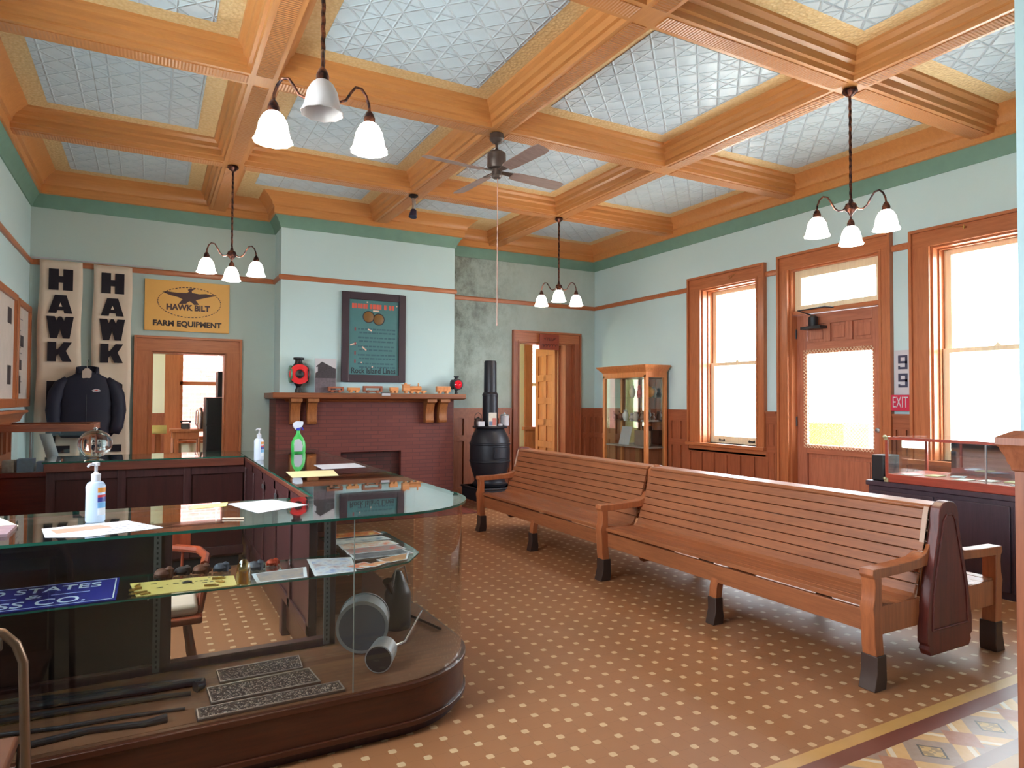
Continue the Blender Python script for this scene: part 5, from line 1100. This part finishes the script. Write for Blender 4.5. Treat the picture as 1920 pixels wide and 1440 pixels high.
# ---- things on the counters
ZT = 1.0625
def sheet(name, pts, label, cat, mat, z=ZT, th=0.0012, group=None):
    b = MB(); b.prism(pts, 'z', z, z+th); o_ = obj(name, b, mat, smooth=False, loc=(sum(p[0] for p in pts)/len(pts), sum(p[1] for p in pts)/len(pts), z)); tag(o_, label, cat, group); return o_
t = thing('notice_sheet', 'long white printed sheet on the glass counter in front of the large sanitizer bottle', 'paper', (-0.15, 3.2, ZT))
b = MB(); b.prism([(-0.385, 3.33), (-0.08, 3.385), (0.055, 3.14), (-0.20, 3.06), (-0.35, 3.12)], 'z', ZT, ZT+0.0012); obj('page', b, M_PAPER, t, smooth=False)
b = MB(); b.prism([(-0.35, 3.28), (-0.18, 3.32), (-0.13, 3.24), (-0.32, 3.18)], 'z', ZT+0.0013, ZT+0.0018); obj('photo', b, plain('tan_photo', (172, 126, 106), 0.6), t, smooth=False)
b = MB()
for k in range(5):
    for j in range(4): b.box(-0.12+k*0.03-j*0.01, 3.27-j*0.045, ZT+0.0013, -0.10+k*0.03-j*0.01, 3.276-j*0.045, ZT+0.0016)
obj('print', b, M_DARK, t)
sheet('yellow_note', [(-0.75, 3.85-0.1), (-0.593, 3.74), (-0.479, 3.455), (-0.75, 3.42)], 'cream paper at the far left edge of the glass counter top', 'paper', plain('cream_note', (226, 222, 190), 0.6))
b = MB(); b.box(-0.75, 3.20, ZT, -0.48, 3.42, ZT+0.012); tag(obj('magazine', b, plain('pinkish_magazine', (150, 120, 128), 0.4, var=0.3, scale=20), loc=(-0.6, 3.3, ZT)), 'pinkish magazine under the cream paper at the left end of the counter', 'magazine')
sheet('paper_sheet', [(0.354, 3.70), (0.578, 3.748), (0.709, 3.478), (0.453, 3.33)], 'white handout lying on the inner corner of the glass counter', 'paper', M_PAPER)
sheet('paper_sheet', [(0.887, 5.135), (1.226, 5.095), (1.174, 4.721), (0.86, 4.732)], 'pale yellow sheet on the right arm of the counter', 'paper', plain('pale_yellow_sheet', (226, 210, 160), 0.6))
sheet('paper_sheet', [(1.18, 5.57), (1.519, 5.573), (1.514, 5.225), (1.17, 5.19)], 'white sheet beyond the yellow one on the right counter arm', 'paper', M_PAPER)
sheet('paper_sheet', [(0.19, 3.70), (0.36, 3.75), (0.34, 3.62), (0.17, 3.60)], 'yellowish strip of paper left of the white handout', 'paper', M_YPAPER)
b = MB(); b.tube([(0.29, 3.235, ZT+0.004), (0.375, 3.195, ZT+0.004)], 0.004, 8); tag(obj('pen', b, plain('pen_tan', (186, 160, 140), 0.4), loc=(0.33, 3.2, ZT)), 'thin pen lying on the glass counter before the white handout', 'pen')
M_BOT = glass_mat('clear_gel_bottle', (0.78, 0.90, 0.98), 0.8, 0.12); _kk = N('pale_blue_gel'); _kk.b.inputs['Alpha'].default_value = 0.45; M_GEL = _kk.fin(RGB(214, 232, 252), 0.12)
def sanitizer(x, y, s, label, mb):
    t = thing('sanitizer_bottle', label, 'pump bottle', (x, y, ZT), 'hand sanitizer pump bottles on the counter')
    b = MB(); b.lathe([(0.001, 0), (0.034*s, 0), (0.037*s, 0.006*s), (0.036*s, 0.12*s), (0.037*s, 0.15*s), (0.030*s, 0.165*s), (0.015*s, 0.172*s), (0.014*s, 0.18*s)], (x, y, ZT), 28); obj('bottle', b, mb, t)
    b = MB(); b.lathe([(0.017*s, 0.172*s), (0.018*s, 0.20*s), (0.010*s, 0.205*s), (0.006*s, 0.21*s), (0.006*s, 0.235*s), (0.013*s, 0.236*s), (0.013*s, 0.25*s), (0.001, 0.252*s)], (x, y, ZT), 18); b.tube([(x, y, ZT+0.243*s), (x-0.02*s, y-0.02*s, ZT+0.243*s), (x-0.028*s, y-0.028*s, ZT+0.235*s)], 0.005*s, 8); obj('pump', b, M_PAPER, t)
    a0 = math.radians(-75); cols = [(226, 232, 240), (230, 150, 60), (196, 50, 60), (44, 50, 140), (110, 170, 220)]
    for i, (z0_, z1_) in enumerate(((0.03, 0.06), (0.125, 0.145), (0.105, 0.115), (0.085, 0.105), (0.06, 0.083))):
        b = MB()
        for k in range(8):
            A, B = a0+k*0.13, a0+(k+1)*0.13; r_ = 0.0378*s; b.quad((x+r_*math.cos(A), y+r_*math.sin(A), ZT+z0_*s), (x+r_*math.cos(B), y+r_*math.sin(B), ZT+z0_*s), (x+r_*math.cos(B), y+r_*math.sin(B), ZT+z1_*s), (x+r_*math.cos(A), y+r_*math.sin(A), ZT+z1_*s))
        obj('label_band', b, plain('label_%d' % i, cols[i], 0.4), t)
sanitizer(-0.205, 3.43, 1.03, 'large clear pump bottle of hand sanitizer on the foreground glass counter', M_GEL)
sanitizer(0.845, 6.23, 1.12, 'white pump bottle on the inner corner of the counter near the office doorway', plain('milky_bottle', (214, 222, 240), 0.3))
t = thing('spray_bottle', 'green and white trigger spray bottle on the counter before the fireplace', 'spray bottle', (1.314, 6.935, ZT)); x, y = 1.314, 6.935
b = MB(); pr = [(0.001, 0), (0.066, 0), (0.07, 0.01), (0.072, 0.06), (0.066, 0.11), (0.048, 0.15), (0.025, 0.18), (0.018, 0.20), (0.018, 0.225)]
b.lathe(pr, (x, y, ZT), 28); b.v = [(v[0]+0.02*(0.12-(v[2]-ZT)), y+(v[1]-y)*0.6, v[2]) for v in b.v]; obj('bottle', b, plain('spray_green', (70, 196, 90), 0.3), t)
b = MB(); b.lathe([(0.05, 0.0), (0.051, 0.0)], (x-0.014, y-0.039, ZT), 3) if False else None
b.prism([(x-0.048, ZT+0.015), (x+0.03, ZT+0.015), (x+0.034, ZT+0.07), (x+0.022, ZT+0.115), (x, ZT+0.14), (x-0.035, ZT+0.135), (x-0.048, ZT+0.09)], 'y', y-0.056, y-0.044); obj('label', b, M_PAPER, t, bevel=0.002)
b = MB(); b.prism([(x-0.055, ZT+0.265), (x-0.05, ZT+0.30), (x-0.02, ZT+0.315), (x+0.045, ZT+0.312), (x+0.045, ZT+0.285), (x+0.03, ZT+0.255), (x-0.02, ZT+0.245), (x-0.025, ZT+0.225), (x-0.045, ZT+0.25)], 'y', y-0.018, y+0.018); obj('trigger_head', b, plain('spray_white', (226, 230, 246), 0.3), t, bevel=0.004)
b = MB(); b.prism([(x+0.02, ZT+0.26), (x+0.04, ZT+0.255), (x+0.05, ZT+0.225), (x+0.042, ZT+0.222), (x+0.03, ZT+0.245)], 'y', y-0.01, y+0.01); b.lathe([(0.02, 0.222), (0.022, 0.224), (0.022, 0.246), (0.02, 0.248)], (x, y, ZT), 16); obj('trigger', b, plain('spray_blue', (50, 60, 190), 0.3), t)
t = thing('glass_globe', 'round clear glass globe bowl standing on the rear counter', 'glass globe', (-0.435, 7.08, ZT))
_kg = N('solid_clear_glass'); _kg.b.inputs['Transmission Weight'].default_value = 1.0; _kg.b.inputs['IOR'].default_value = 1.45; M_CRYS = _kg.fin(RGB(246, 250, 255), 0.0)
b = MB(); b.ball((-0.435, 7.08, ZT+0.127), 0.136, 40, sz=0.93); obj('globe', b, M_CRYS, t)
b = MB(); b.lathe([(0.001, 0.25), (0.02, 0.25), (0.022, 0.262), (0.012, 0.275), (0.001, 0.277)], (-0.435, 7.08, ZT), 16); obj('knob', b, M_STEEL, t)

# ---- things on the glass shelf
ZH = 0.7565
t = thing('enamel_sign', 'dark blue enamel express company sign lying on the glass shelf', 'sign', (-0.5, 3.45, ZH))
b = MB(); b.box(-0.95, 3.26, ZH, -0.115, 3.64, ZH+0.004); sb = obj('plate', b, plain('enamel_blue', (48, 48, 128), 0.2), t)
b = MB()
for q in ((-0.94, 3.27, -0.125, 3.275), (-0.94, 3.625, -0.125, 3.63), (-0.94, 3.27, -0.935, 3.63), (-0.13, 3.27, -0.125, 3.63)): b.box(q[0], q[1], ZH+0.0041, q[2], q[3], ZH+0.0048)
M_EW = plain('enamel_white', (196, 200, 206), 0.25); obj('border', b, M_EW, sb)
for s_, yy_, sz_ in (('UNITED STATES', 3.545, 0.115), ('EXPRESS CO.', 3.335, 0.125)): text('lettering', s_, sz_, (-0.53, yy_, ZH+0.0045), (1, 0, 0), (0, 1, 0), M_EW, sb, sx=0.85, ext=0.0003, bold=0.001)
text('lettering', '&', 0.08, (-0.42, 3.44, ZH+0.0045), (1, 0, 0), (0, 1, 0), M_EW, sb, sx=1.2, ext=0.0003)
b = MB(); b.box(-0.62, 3.44, ZH+0.0042, -0.48, 3.446, ZH+0.0048); b.box(-0.36, 3.44, ZH+0.0042, -0.22, 3.446, ZH+0.0048); obj('flourish', b, M_EW, sb)
t = thing('brass_tag_sheet', 'yellow printed display sheet with brass tags on the glass shelf', 'display sheet', (0.15, 3.37, ZH))
b = MB(); b.prism([(-0.07, 3.50), (0.24, 3.475), (0.36, 3.43), (0.355, 3.25), (-0.04, 3.26)], 'z', ZH, ZH+0.003); sh_ = obj('sheet', b, plain('yellow_sheet', (206, 180, 104), 0.5), t, smooth=False)
b = MB(); rr = random.Random(8)
for k in range(22): X_ = rr.uniform(0.0, 0.33); Y_ = rr.choice((3.36, 3.40, 3.44)); b.box(X_, Y_, ZH+0.003, X_+rr.uniform(0.006, 0.02), Y_+0.008, ZH+0.0036)
b.ball((0.16, 3.40, ZH+0.006), 0.018, 10, sz=0.3); b.box(0.14, 3.385, ZH+0.003, 0.18, 3.415, ZH+0.006); obj('print', b, M_DARK, sh_)
gk = 'old brass and iron trinkets on the glass shelf'
for k in range(7):
    X_, Y_ = [(-0.05, 3.30), (-0.06, 3.36), (-0.04, 3.42), (0.30, 3.33), (0.27, 3.28), (0.31, 3.40), (0.0, 3.28)][k]; L_ = 0.05
    b = MB(); a_ = k*0.7; b.tube([(X_, Y_, ZH+0.009), (X_+L_*math.cos(a_), Y_+L_*math.sin(a_)*0.4, ZH+0.009)], 0.005, 8); b.lathe([(0.006, 0), (0.012, 0), (0.012, 0.005), (0.006, 0.005), (0.006, 0)], (X_, Y_, ZH+0.005), 14)
    tag(obj('brass_key', b, M_BRASS, loc=(X_, Y_, ZH+0.003)), 'small brass key lying on the yellow sheet in the display counter', 'key', 'brass keys on the yellow sheet')
for k, (X_, Y_, s_, col, lab) in enumerate(((0.06, 3.54, 0.035, (110, 62, 52), 'rusty iron relic behind the yellow sheet, leftmost'), (0.14, 3.56, 0.03, (70, 56, 62), 'dark iron relic behind the yellow sheet'), (0.22, 3.55, 0.032, (120, 66, 50), 'rust red relic right of the dark iron one'), (0.31, 3.55, 0.03, (84, 84, 100), 'blue grey relic behind the glass insulator'), (0.46, 3.50, 0.032, (96, 92, 104), 'grey metal relic right of the amber insulator'), (0.55, 3.56, 0.024, (200, 70, 40), 'small orange-red trinket behind the colour print'))):
    b = MB(); b.ball((X_, Y_, ZH+s_*0.7), s_, 12, sz=0.7); b.tube([(X_-s_, Y_, ZH+0.012), (X_+s_*1.6, Y_+0.01, ZH+0.014)], 0.010, 8); b.lathe([(s_*0.5, 0), (s_*0.6, s_*1.2), (s_*0.2, s_*1.5), (0.001, s_*1.5)], (X_+s_*0.8, Y_, ZH+0.001), 10)
    tag(obj('relic', b, plain('relic_%d' % k, col, 0.55, 0.3, var=0.3, scale=40), loc=(X_, Y_, ZH)), lab, 'relic', gk)
t = thing('glass_insulator', 'amber glass bell-shaped jar standing on the glass shelf', 'glass jar', (0.385, 3.27, ZH))
b = MB(); b.lathe([(0.03, 0), (0.032, 0.005), (0.030, 0.07), (0.024, 0.095), (0.012, 0.11), (0.001, 0.113)], (0.385, 3.27, ZH), 24); obj('bell', b, glass_mat('amber_glass', (0.80, 0.62, 0.25), 0.9, 0.12), t)
b = MB(); b.lathe([(0.001, 0.002), (0.02, 0.002), (0.02, 0.06), (0.001, 0.06)], (0.385, 3.27, ZH), 16); obj('brass_core', b, M_BRASS, t)
def printed(name, pts, label, cols, group, seed, z=ZH, border=0.86):
    cx_ = sum(p[0] for p in pts)/len(pts); cy_ = sum(p[1] for p in pts)/len(pts)
    t = thing(name, label, 'print', (cx_, cy_, z), group)
    b = MB(); b.prism(pts, 'z', z, z+0.0015); sh = obj('page', b, M_PAPER, t, smooth=False)
    q = [(cx_+(p[0]-cx_)*border, cy_+(p[1]-cy_)*border) for p in pts]; b = MB(); b.prism(q, 'z', z+0.0016, z+0.002)
    k = N('printed_%d' % seed); v = k.n('ShaderNodeTexVoronoi'); v.inputs['Scale'].default_value = 28; k.t.links.new(k.co(), v.inputs['Vector'])
    m = k.fin(k.ramp(k.noise(14, 5), [(0.3+0.4*i/max(1, len(cols)-1), RGB(*c)) for i, c in enumerate(cols)]), 0.35)
    obj('picture', b, m, sh, smooth=False); return t
gp = 'printed sheets and maps on the glass shelf'
printed('picture_print', [(0.44, 3.43), (0.70, 3.45), (0.665, 3.25), (0.44, 3.25)], 'greyish panoramic print with white border on the glass shelf', [(120, 110, 116), (150, 130, 124), (96, 104, 128)], gp, 1)
printed('picture_print', [(0.735, 3.61), (0.955, 3.55), (0.90, 3.25), (0.70, 3.25)], 'colour map print with a blue corner on the shelf, right of the panoramic print', [(90, 110, 180), (206, 202, 210), (150, 80, 96)], gp, 2)
printed('leaflet', [(0.86, 3.35), (0.985, 3.40), (1.02, 3.30), (0.93, 3.27)], 'small red and cream ticket overlapping the colour map print', [(226, 190, 160), (200, 90, 60), (230, 214, 190)], gp, 3, ZH+0.004)
printed('leaflet', [(0.93, 3.32), (1.06, 3.37), (1.10, 3.34), (1.0, 3.27)], 'cream ticket with orange stripes at the front corner of the shelf', [(230, 200, 160), (206, 110, 70), (236, 220, 190)], gp, 4, ZH+0.006)
printed('leaflet', [(1.05, 3.42), (1.26, 3.50), (1.20, 3.36), (1.08, 3.33)], 'tan folded leaflet at the rounded tip of the shelf', [(186, 130, 90), (170, 116, 84), (206, 160, 120)], gp, 5, ZH+0.003)
gm = 'magazines fanned on the shelf behind the corner post'
for k, (yy_, cols, lab) in enumerate(((4.08, [(206, 170, 60), (180, 60, 50), (220, 200, 120)], 'yellow and red magazine furthest back on the corner shelf'), (3.92, [(226, 224, 226), (196, 196, 200), (90, 120, 150)], 'white newspaper-like magazine on the corner shelf'), (3.78, [(220, 130, 60), (206, 200, 196), (210, 90, 50)], 'orange-banded magazine on the corner shelf'), (3.66, [(200, 70, 66), (150, 140, 140), (214, 90, 80)], 'red-titled magazine on the corner shelf'), (3.54, [(60, 60, 84), (120, 116, 120), (44, 44, 60)], 'dark-covered magazine nearest the shelf tip'))):
    printed('magazine', [(0.95, yy_-0.06), (1.28, yy_-0.06), (1.26, yy_+0.07), (0.96, yy_+0.08)], lab, cols, gm, 10+k, ZH+0.002*(5-k), 0.93)

# ---- things on the deck
ZD = 0.2585
def plate(pts, label):
    cx_ = sum(p[0] for p in pts)/4; cy_ = sum(p[1] for p in pts)/4; t = thing('cast_plate', label, 'metal plate', (cx_, cy_, ZD), 'embossed cast metal plates on the counter deck')
    k = MAT.get('cast_letters')
    if not k:
        q = N('cast_letters'); v = q.n('ShaderNodeTexVoronoi'); v.inputs['Scale'].default_value = 70; q.t.links.new(q.map((1.6, 1, 1)), v.inputs['Vector']); q.bump(v.outputs[0], 1.0, 0.006)
        MAT['cast_letters'] = q.fin(q.ramp(v.outputs[0], [(0.25, RGB(186, 170, 160)), (0.5, RGB(74, 62, 62))]), 0.4, 0.5); k = MAT['cast_letters']
    b = MB(); b.prism(pts, 'z', ZD, ZD+0.012); pl = obj('plate', b, plain('plate_bronze', (92, 76, 72), 0.45, 0.4), t, bevel=0.002)
    def ins(f): return [(cx_+(p[0]-cx_)*(1-f*0.25), cy_+(p[1]-cy_)*(1-f)) for p in pts]
    b = MB(); A, B = ins(0.03), ins(0.10)
    for i in range(4):
        j = (i+1) % 4; b.prism([A[i], A[j], B[j], B[i]], 'z', ZD+0.0121, ZD+0.016)
    obj('rim', b, plain('worn_silver', (176, 164, 160), 0.35, 0.6), pl, smooth=False)
    b = MB(); C_ = ins(0.22); b.prism(C_, 'z', ZD+0.0121, ZD+0.0135); obj('raised_lettering', b, k, pl, smooth=False)
plate([(0.302, 3.58), (0.697, 3.59), (0.685, 3.42), (0.305, 3.42)], 'rear embossed metal plate, nearest the back rail of the display counter')
plate([(0.245, 3.385), (0.711, 3.40), (0.726, 3.21), (0.252, 3.205)], 'middle embossed metal plate with bolt holes in the display counter')
plate([(0.189, 3.175), (0.805, 3.175), (0.807, 3.075), (0.191, 3.07)], 'front embossed metal plate along the counter glass')
t = thing('drum_lantern', 'round grey galvanised drum can on its side in the display counter', 'drum', (1.02, 3.72, ZD))
M_GALV = plain('galvanised', (150, 148, 150), 0.45, 0.5, var=0.2, scale=12)
d_ = Vector((0.35, 0.94, 0)).normalized(); c0 = Vector((1.0, 3.49, ZD+0.138))
b = MB(); b.tube([c0, c0+d_*0.16], 0.132, 32); b.tube([c0+d_*0.002-d_*0.004, c0+d_*0.012], 0.137, 32); b.tube([c0+d_*0.15, c0+d_*0.164], 0.137, 32); obj('shell', b, M_GALV, t)
b = MB(); b.tube([c0-d_*0.006, c0-d_*0.0045], 0.120, 32); obj('face', b, plain('drum_face', (84, 82, 90), 0.4, 0.3), t)
t = thing('signal_oil_can', 'dark tall metal oil can with pointed top behind the grey drum', 'oil can', (1.24, 3.72, ZD))
b = MB(); b.lathe([(0.001, 0), (0.075, 0), (0.078, 0.02), (0.078, 0.20), (0.07, 0.22), (0.03, 0.31), (0.02, 0.33), (0.001, 0.335)], (1.30, 3.80, ZD), 24); obj('can_body', b, plain('dark_tin', (56, 46, 46), 0.4, 0.5), t)
b = MB(); b.tube([(1.24, 3.72, ZD+0.23), (1.21, 3.70, ZD+0.28), (1.20, 3.69, ZD+0.31)], [0.014, 0.02, 0.028], 10); obj('spout', b, plain('dark_tin2', (66, 56, 54), 0.4, 0.5), t)
b = MB(); b.tube([(1.25, 3.74, ZD+0.26), (1.26, 3.72, ZD+0.36), (1.32, 3.74, ZD+0.37), (1.35, 3.76, ZD+0.26)], 0.004, 6); obj('bail', b, M_STEEL, t)
t = thing('dipper', 'small dark metal dipper cup with long handle at the front of the deck', 'dipper', (1.04, 3.3, ZD))
d_ = Vector((0.5, 0.86, 0)).normalized(); c0 = Vector((1.0, 3.20, ZD+0.070))
b = MB(); b.tube([c0, c0+d_*0.14], [0.068, 0.064], 28); obj('cup', b, M_GALV, t)
b = MB(); b.tube([c0-d_*0.002, c0-d_*0.001], 0.062, 28); obj('cup_mouth', b, M_DARK, t)
b = MB(); b.tube([c0+d_*0.13+Vector((0.03, 0, 0)), (1.21, 3.42, ZD+0.05), (1.36, 3.62, ZD+0.10), (1.40, 3.66, ZD+0.12)], [0.009, 0.008, 0.006, 0.005], 8); obj('handle', b, M_STEEL, t)
b = MB(); b.tube([(1.20, 3.84, ZD+0.012), (1.30, 3.98, ZD+0.012), (1.42, 3.95, ZD+0.012), (1.50, 3.62, ZD+0.012)], 0.008, 8); tag(obj('bent_rod', b, M_BLACK, loc=(1.35, 3.85, ZD)), 'bent dark iron rod lying at the curved corner of the deck', 'rod')
gt = 'long iron tongs and bars at the left of the deck'
M_IRON = plain('forged_iron', (52, 52, 58), 0.4, 0.6)
for k, (pts, r_, lab) in enumerate((
    ([(-0.9, 3.62), (-0.5, 3.62), (-0.2, 3.56), (0.05, 3.53), (0.20, 3.50)], 0.013, 'long iron bar furthest back on the deck'),
    ([(-0.9, 3.54), (-0.5, 3.53), (-0.25, 3.50), (0.0, 3.47), (0.17, 3.47), (0.235, 3.45), (0.23, 3.41), (0.20, 3.395)], 0.018, 'large hooked iron tongs beside the embossed plates'),
    ([(-0.9, 3.40), (-0.5, 3.42), (-0.2, 3.40), (0.0, 3.38), (0.18, 3.35)], 0.014, 'iron bar in front of the hooked tongs'),
    ([(-0.9, 3.20), (-0.5, 3.30), (-0.3, 3.26), (-0.1, 3.25), (0.15, 3.21)], 0.009, 'thin wavy iron rod in the middle of the deck'),
    ([(-0.9, 3.10), (-0.5, 3.13), (-0.2, 3.17), (0.0, 3.13), (0.08, 3.14)], 0.013, 'flat iron wrench lying along the front glass'))):
    b = MB(); b.tube([(p[0], p[1], ZD+r_+0.001) for p in pts], [r_]*(len(pts)-1)+[r_*(1.5 if k in (1, 4) else 0.7)], 10); tag(obj('iron_tool', b, M_IRON, loc=(pts[0][0], pts[0][1], ZD)), lab, 'iron tool', gt)
b = MB(); b.box(-0.9, 3.075, ZD, 0.185, 3.22, ZD+0.001); tag(obj('felt_mat', b, plain('brown_mat', (120, 76, 50), 0.8), loc=(-0.3, 3.15, ZD)), 'brown mat under the iron tools along the front of the deck', 'mat')

# ------------------------------------------------------------------ chair behind the counter
t = thing('captain_chair', 'reddish wooden armchair with a pale cushion behind the glass display counter', 'chair', (0.02, 4.15, 0))
M_CH = wood('chair_red', (150, 66, 40), (110, 44, 28), 'z', 0.3); hx, hy = 0.02, 4.15
b = MB(); b.prism([(hx-0.24, hy-0.22), (hx+0.24, hy-0.22), (hx+0.26, hy+0.1), (hx+0.18, hy+0.24), (hx-0.18, hy+0.24), (hx-0.26, hy+0.1)], 'z', 0.40, 0.44); obj('seat', b, M_CH, t, bevel=0.01)
b = MB(); b.prism([(hx-0.21, hy-0.19), (hx+0.22, hy-0.19), (hx+0.23, hy+0.1), (hx+0.15, hy+0.2), (hx-0.15, hy+0.2), (hx-0.23, hy+0.1)], 'z', 0.44, 0.50); obj('cushion', b, plain('cushion', (206, 190, 172), 0.8), t, bevel=0.02)
for a_, c_ in ((-1, -1), (1, -1), (-1, 1), (1, 1)):
    b = MB(); b.tube([(hx+a_*0.17, hy+c_*0.15, 0.40), (hx+a_*0.19, hy+c_*0.17, 0.25), (hx+a_*0.21, hy+c_*0.20, 0.12), (hx+a_*0.22, hy+c_*0.22, 0.0)], [0.018, 0.026, 0.02, 0.016], 10); obj('leg', b, M_CH, t)
for s in (-1, 1):
    b = MB(); b.tube([(hx+s*0.25, hy-0.16, 0.70), (hx+s*0.27, hy, 0.71), (hx+s*0.24, hy+0.15, 0.72), (hx+s*0.1, hy+0.24, 0.73)], 0.022, 8); am = obj('arm', b, M_CH, t)
    b = MB()
    for yy_ in (-0.14, 0.0): b.tube([(hx+s*0.235, hy+yy_, 0.44), (hx+s*0.25, hy+yy_, 0.56), (hx+s*0.255, hy+yy_, 0.70)], [0.012, 0.02, 0.012], 8)
    obj('spindle', b, M_CH, am)
b = MB(); b.box(hx-0.2, hy+0.22, 0.72, hx+0.2, hy+0.25, 0.86)
for k in range(5): b.tube([(hx-0.15+k*0.075, hy+0.2, 0.44), (hx-0.16+k*0.08, hy+0.235, 0.73)], 0.009, 6)
obj('back', b, M_CH, t)

# ------------------------------------------------------------------ brass-edged chair back, lower left
t = thing('metal_framed_chair', 'old folding chair back with rounded tarnished brass rim at the lower left edge', 'chair', (-0.62, 2.4, 0)); xx0, xx1 = -0.92, -0.315; yy_ = 2.4
path = [(xx0, 0.0)]+[(xx0, 0.84), (xx0+0.02, 0.89), (xx0+0.06, 0.925), (xx0+0.10, 0.935), (xx1-0.10, 0.935), (xx1-0.05, 0.922), (xx1-0.018, 0.885), (xx1, 0.83), (xx1+0.015, 0.4), (xx1+0.02, 0.0)]
b = MB(); b.tube([(x_, yy_+(0.93-z_)*0.02, z_) for x_, z_ in path], 0.013, 12); obj('rim', b, plain('tarnished_brass', (132, 104, 84), 0.35, 0.7), t)
b = MB(); b.tube([(xx1-0.07, yy_, 0.86), (xx1-0.06, yy_+0.02, 0.0)], 0.011, 10); b.tube([(xx0+0.07, yy_, 0.86), (xx0+0.07, yy_+0.02, 0.0)], 0.011, 10); b.box(xx0+0.05, yy_-0.012, 0.875, xx1-0.05, yy_+0.008, 0.905); obj('inner_bars', b, plain('tarnished_brass2', (112, 92, 80), 0.4, 0.6), t)
b = MB(); b.box(xx0+0.09, yy_-0.004, 0.45, xx1-0.085, yy_+0.006, 0.82); obj('back_panel', b, plain('leather_brown', (110, 66, 46), 0.5), t, bevel=0.003)
b = MB(); b.box(xx0+0.06, yy_+0.015, 0.42, xx1-0.06, yy_+0.40, 0.46); obj('seat', b, plain('leather_brown', (110, 66, 46), 0.5), t, bevel=0.01)
for q_ in (xx0+0.05, xx1-0.05): b = MB(); b.tube([(q_, yy_+0.38, 0.43), (q_, yy_+0.1, 0.0)], 0.011, 8); obj('leg', b, plain('tarnished_brass2', (112, 92, 80), 0.4, 0.6), t)

# ------------------------------------------------------------------ office behind the back doorway
t = thing('file_cabinet', 'tall black cabinet seen through the office doorway', 'cabinet', (0.88, 11.2, 0))
b = MB(); b.box(0.735, 11.0, 0, 1.12, 11.6, 1.62); obj('body', b, M_DARK, t, bevel=0.01)
b = MB()
for k in range(4): b.box(0.745, 10.985, 0.05+k*0.39, 1.11, 11.0, 0.41+k*0.39)
obj('drawer_fronts', b, plain('black_front', (24, 22, 28), 0.35), t, bevel=0.004)
b = MB(); b.box(0.90, 11.1, 1.622, 1.12, 11.5, 2.02); tag(obj('wall_speaker', b, M_DARK, loc=(1.0, 11.3, 1.622), bevel=0.01), 'black box standing on top of the tall black office cabinet', 'box')
b = MB(); b.lathe([(0.001, 0), (0.03, 0), (0.02, 0.01), (0.05, 0.06), (0.06, 0.12), (0.03, 0.17), (0.001, 0.18)], (0.97, 11.95, 2.12), 20); b.tube([(0.97, 11.95, 2.29), (0.97, 11.95, 3.2)], 0.006, 6); tag(obj('pendant_lamp', b, emit('office_lamp', (255, 244, 226), 0.6), loc=(0.97, 11.95, 2.12)), 'bright pendant lamp glimpsed through the office doorway', 'lamp')
t = thing('desk', 'small oak desk under the office window', 'desk', (0.5, 11.75, 0))
b = MB(); b.box(0.27, 11.6, 1.08, 0.74, 12.2, 1.12); obj('desk_top', b, M_CAS, t, bevel=0.004)
b = MB(); b.box(0.30, 11.63, 0.97, 0.68, 12.15, 1.08); obj('drawer', b, M_CAS, t, bevel=0.004)
for X_ in (0.30, 0.67):
    for Y_ in (11.63, 12.12): b = MB(); b.tube([(X_+0.015, Y_, 0), (X_+0.015, Y_, 0.98)], 0.018, 8); obj('leg', b, M_CAS, t)
t = thing('telephone', 'black desk telephone on the office desk', 'telephone', (0.49, 11.8, 1.12))
b = MB(); b.prism([(11.72, 1.1205), (11.9, 1.1205), (11.88, 1.21), (11.80, 1.20)], 'x', 0.43, 0.56); obj('phone_body', b, M_DARK, t, bevel=0.01)
b = MB(); b.tube([(0.42, 11.83, 1.225), (0.45, 11.83, 1.24), (0.54, 11.83, 1.24), (0.57, 11.83, 1.225)], [0.022, 0.012, 0.012, 0.022], 10); obj('handset', b, M_DARK, t)
t = thing('vacuum_flask', 'slim chrome flask with dark handle by the office cabinet', 'flask', (0.70, 11.66, 1.12))
b = MB(); b.lathe([(0.001, 0), (0.045, 0), (0.048, 0.02), (0.045, 0.24), (0.03, 0.31), (0.02, 0.34), (0.001, 0.35)], (0.70, 11.66, 1.1205), 20); obj('flask_body', b, plain('rosy_chrome', (206, 170, 160), 0.2, 0.8), t)
b = MB(); b.tube([(0.655, 11.65, 1.42), (0.635, 11.65, 1.40), (0.63, 11.65, 1.2), (0.655, 11.65, 1.16)], 0.008, 6); obj('handle', b, M_DARK, t)
t = thing('lectern', 'slim wooden stand topped with yellow paper just inside the office', 'stand', (0.10, 10.45, 0))
b = MB(); b.box(0.07, 10.40, 0, 0.13, 10.46, 1.10); obj('post', b, M_CAS, t)
b = MB(); b.box(-0.04, 10.36, 1.10, 0.19, 10.52, 1.115); obj('ledge', b, M_CAS, t)
b = MB(); b.add([(-0.02, 10.37, 1.118), (0.20, 10.37, 1.118), (0.20, 10.47, 1.225), (-0.02, 10.47, 1.225)], [(0, 1, 2, 3)]); o_ = obj('yellow_pad', b, M_YPAPER, t); md = o_.modifiers.new('thickness', 'SOLIDIFY'); md.thickness = 0.006
b = MB(); b.box(8.4, 5.9, -0.3, 9.0, 6.6, 1.30); tag(obj('yellow_box', b, plain('street_yellow', (190, 140, 18), 0.7), loc=(8.7, 6.25, -0.3), bevel=0.02), 'yellow box standing outside, seen through the entrance door glass', 'box')
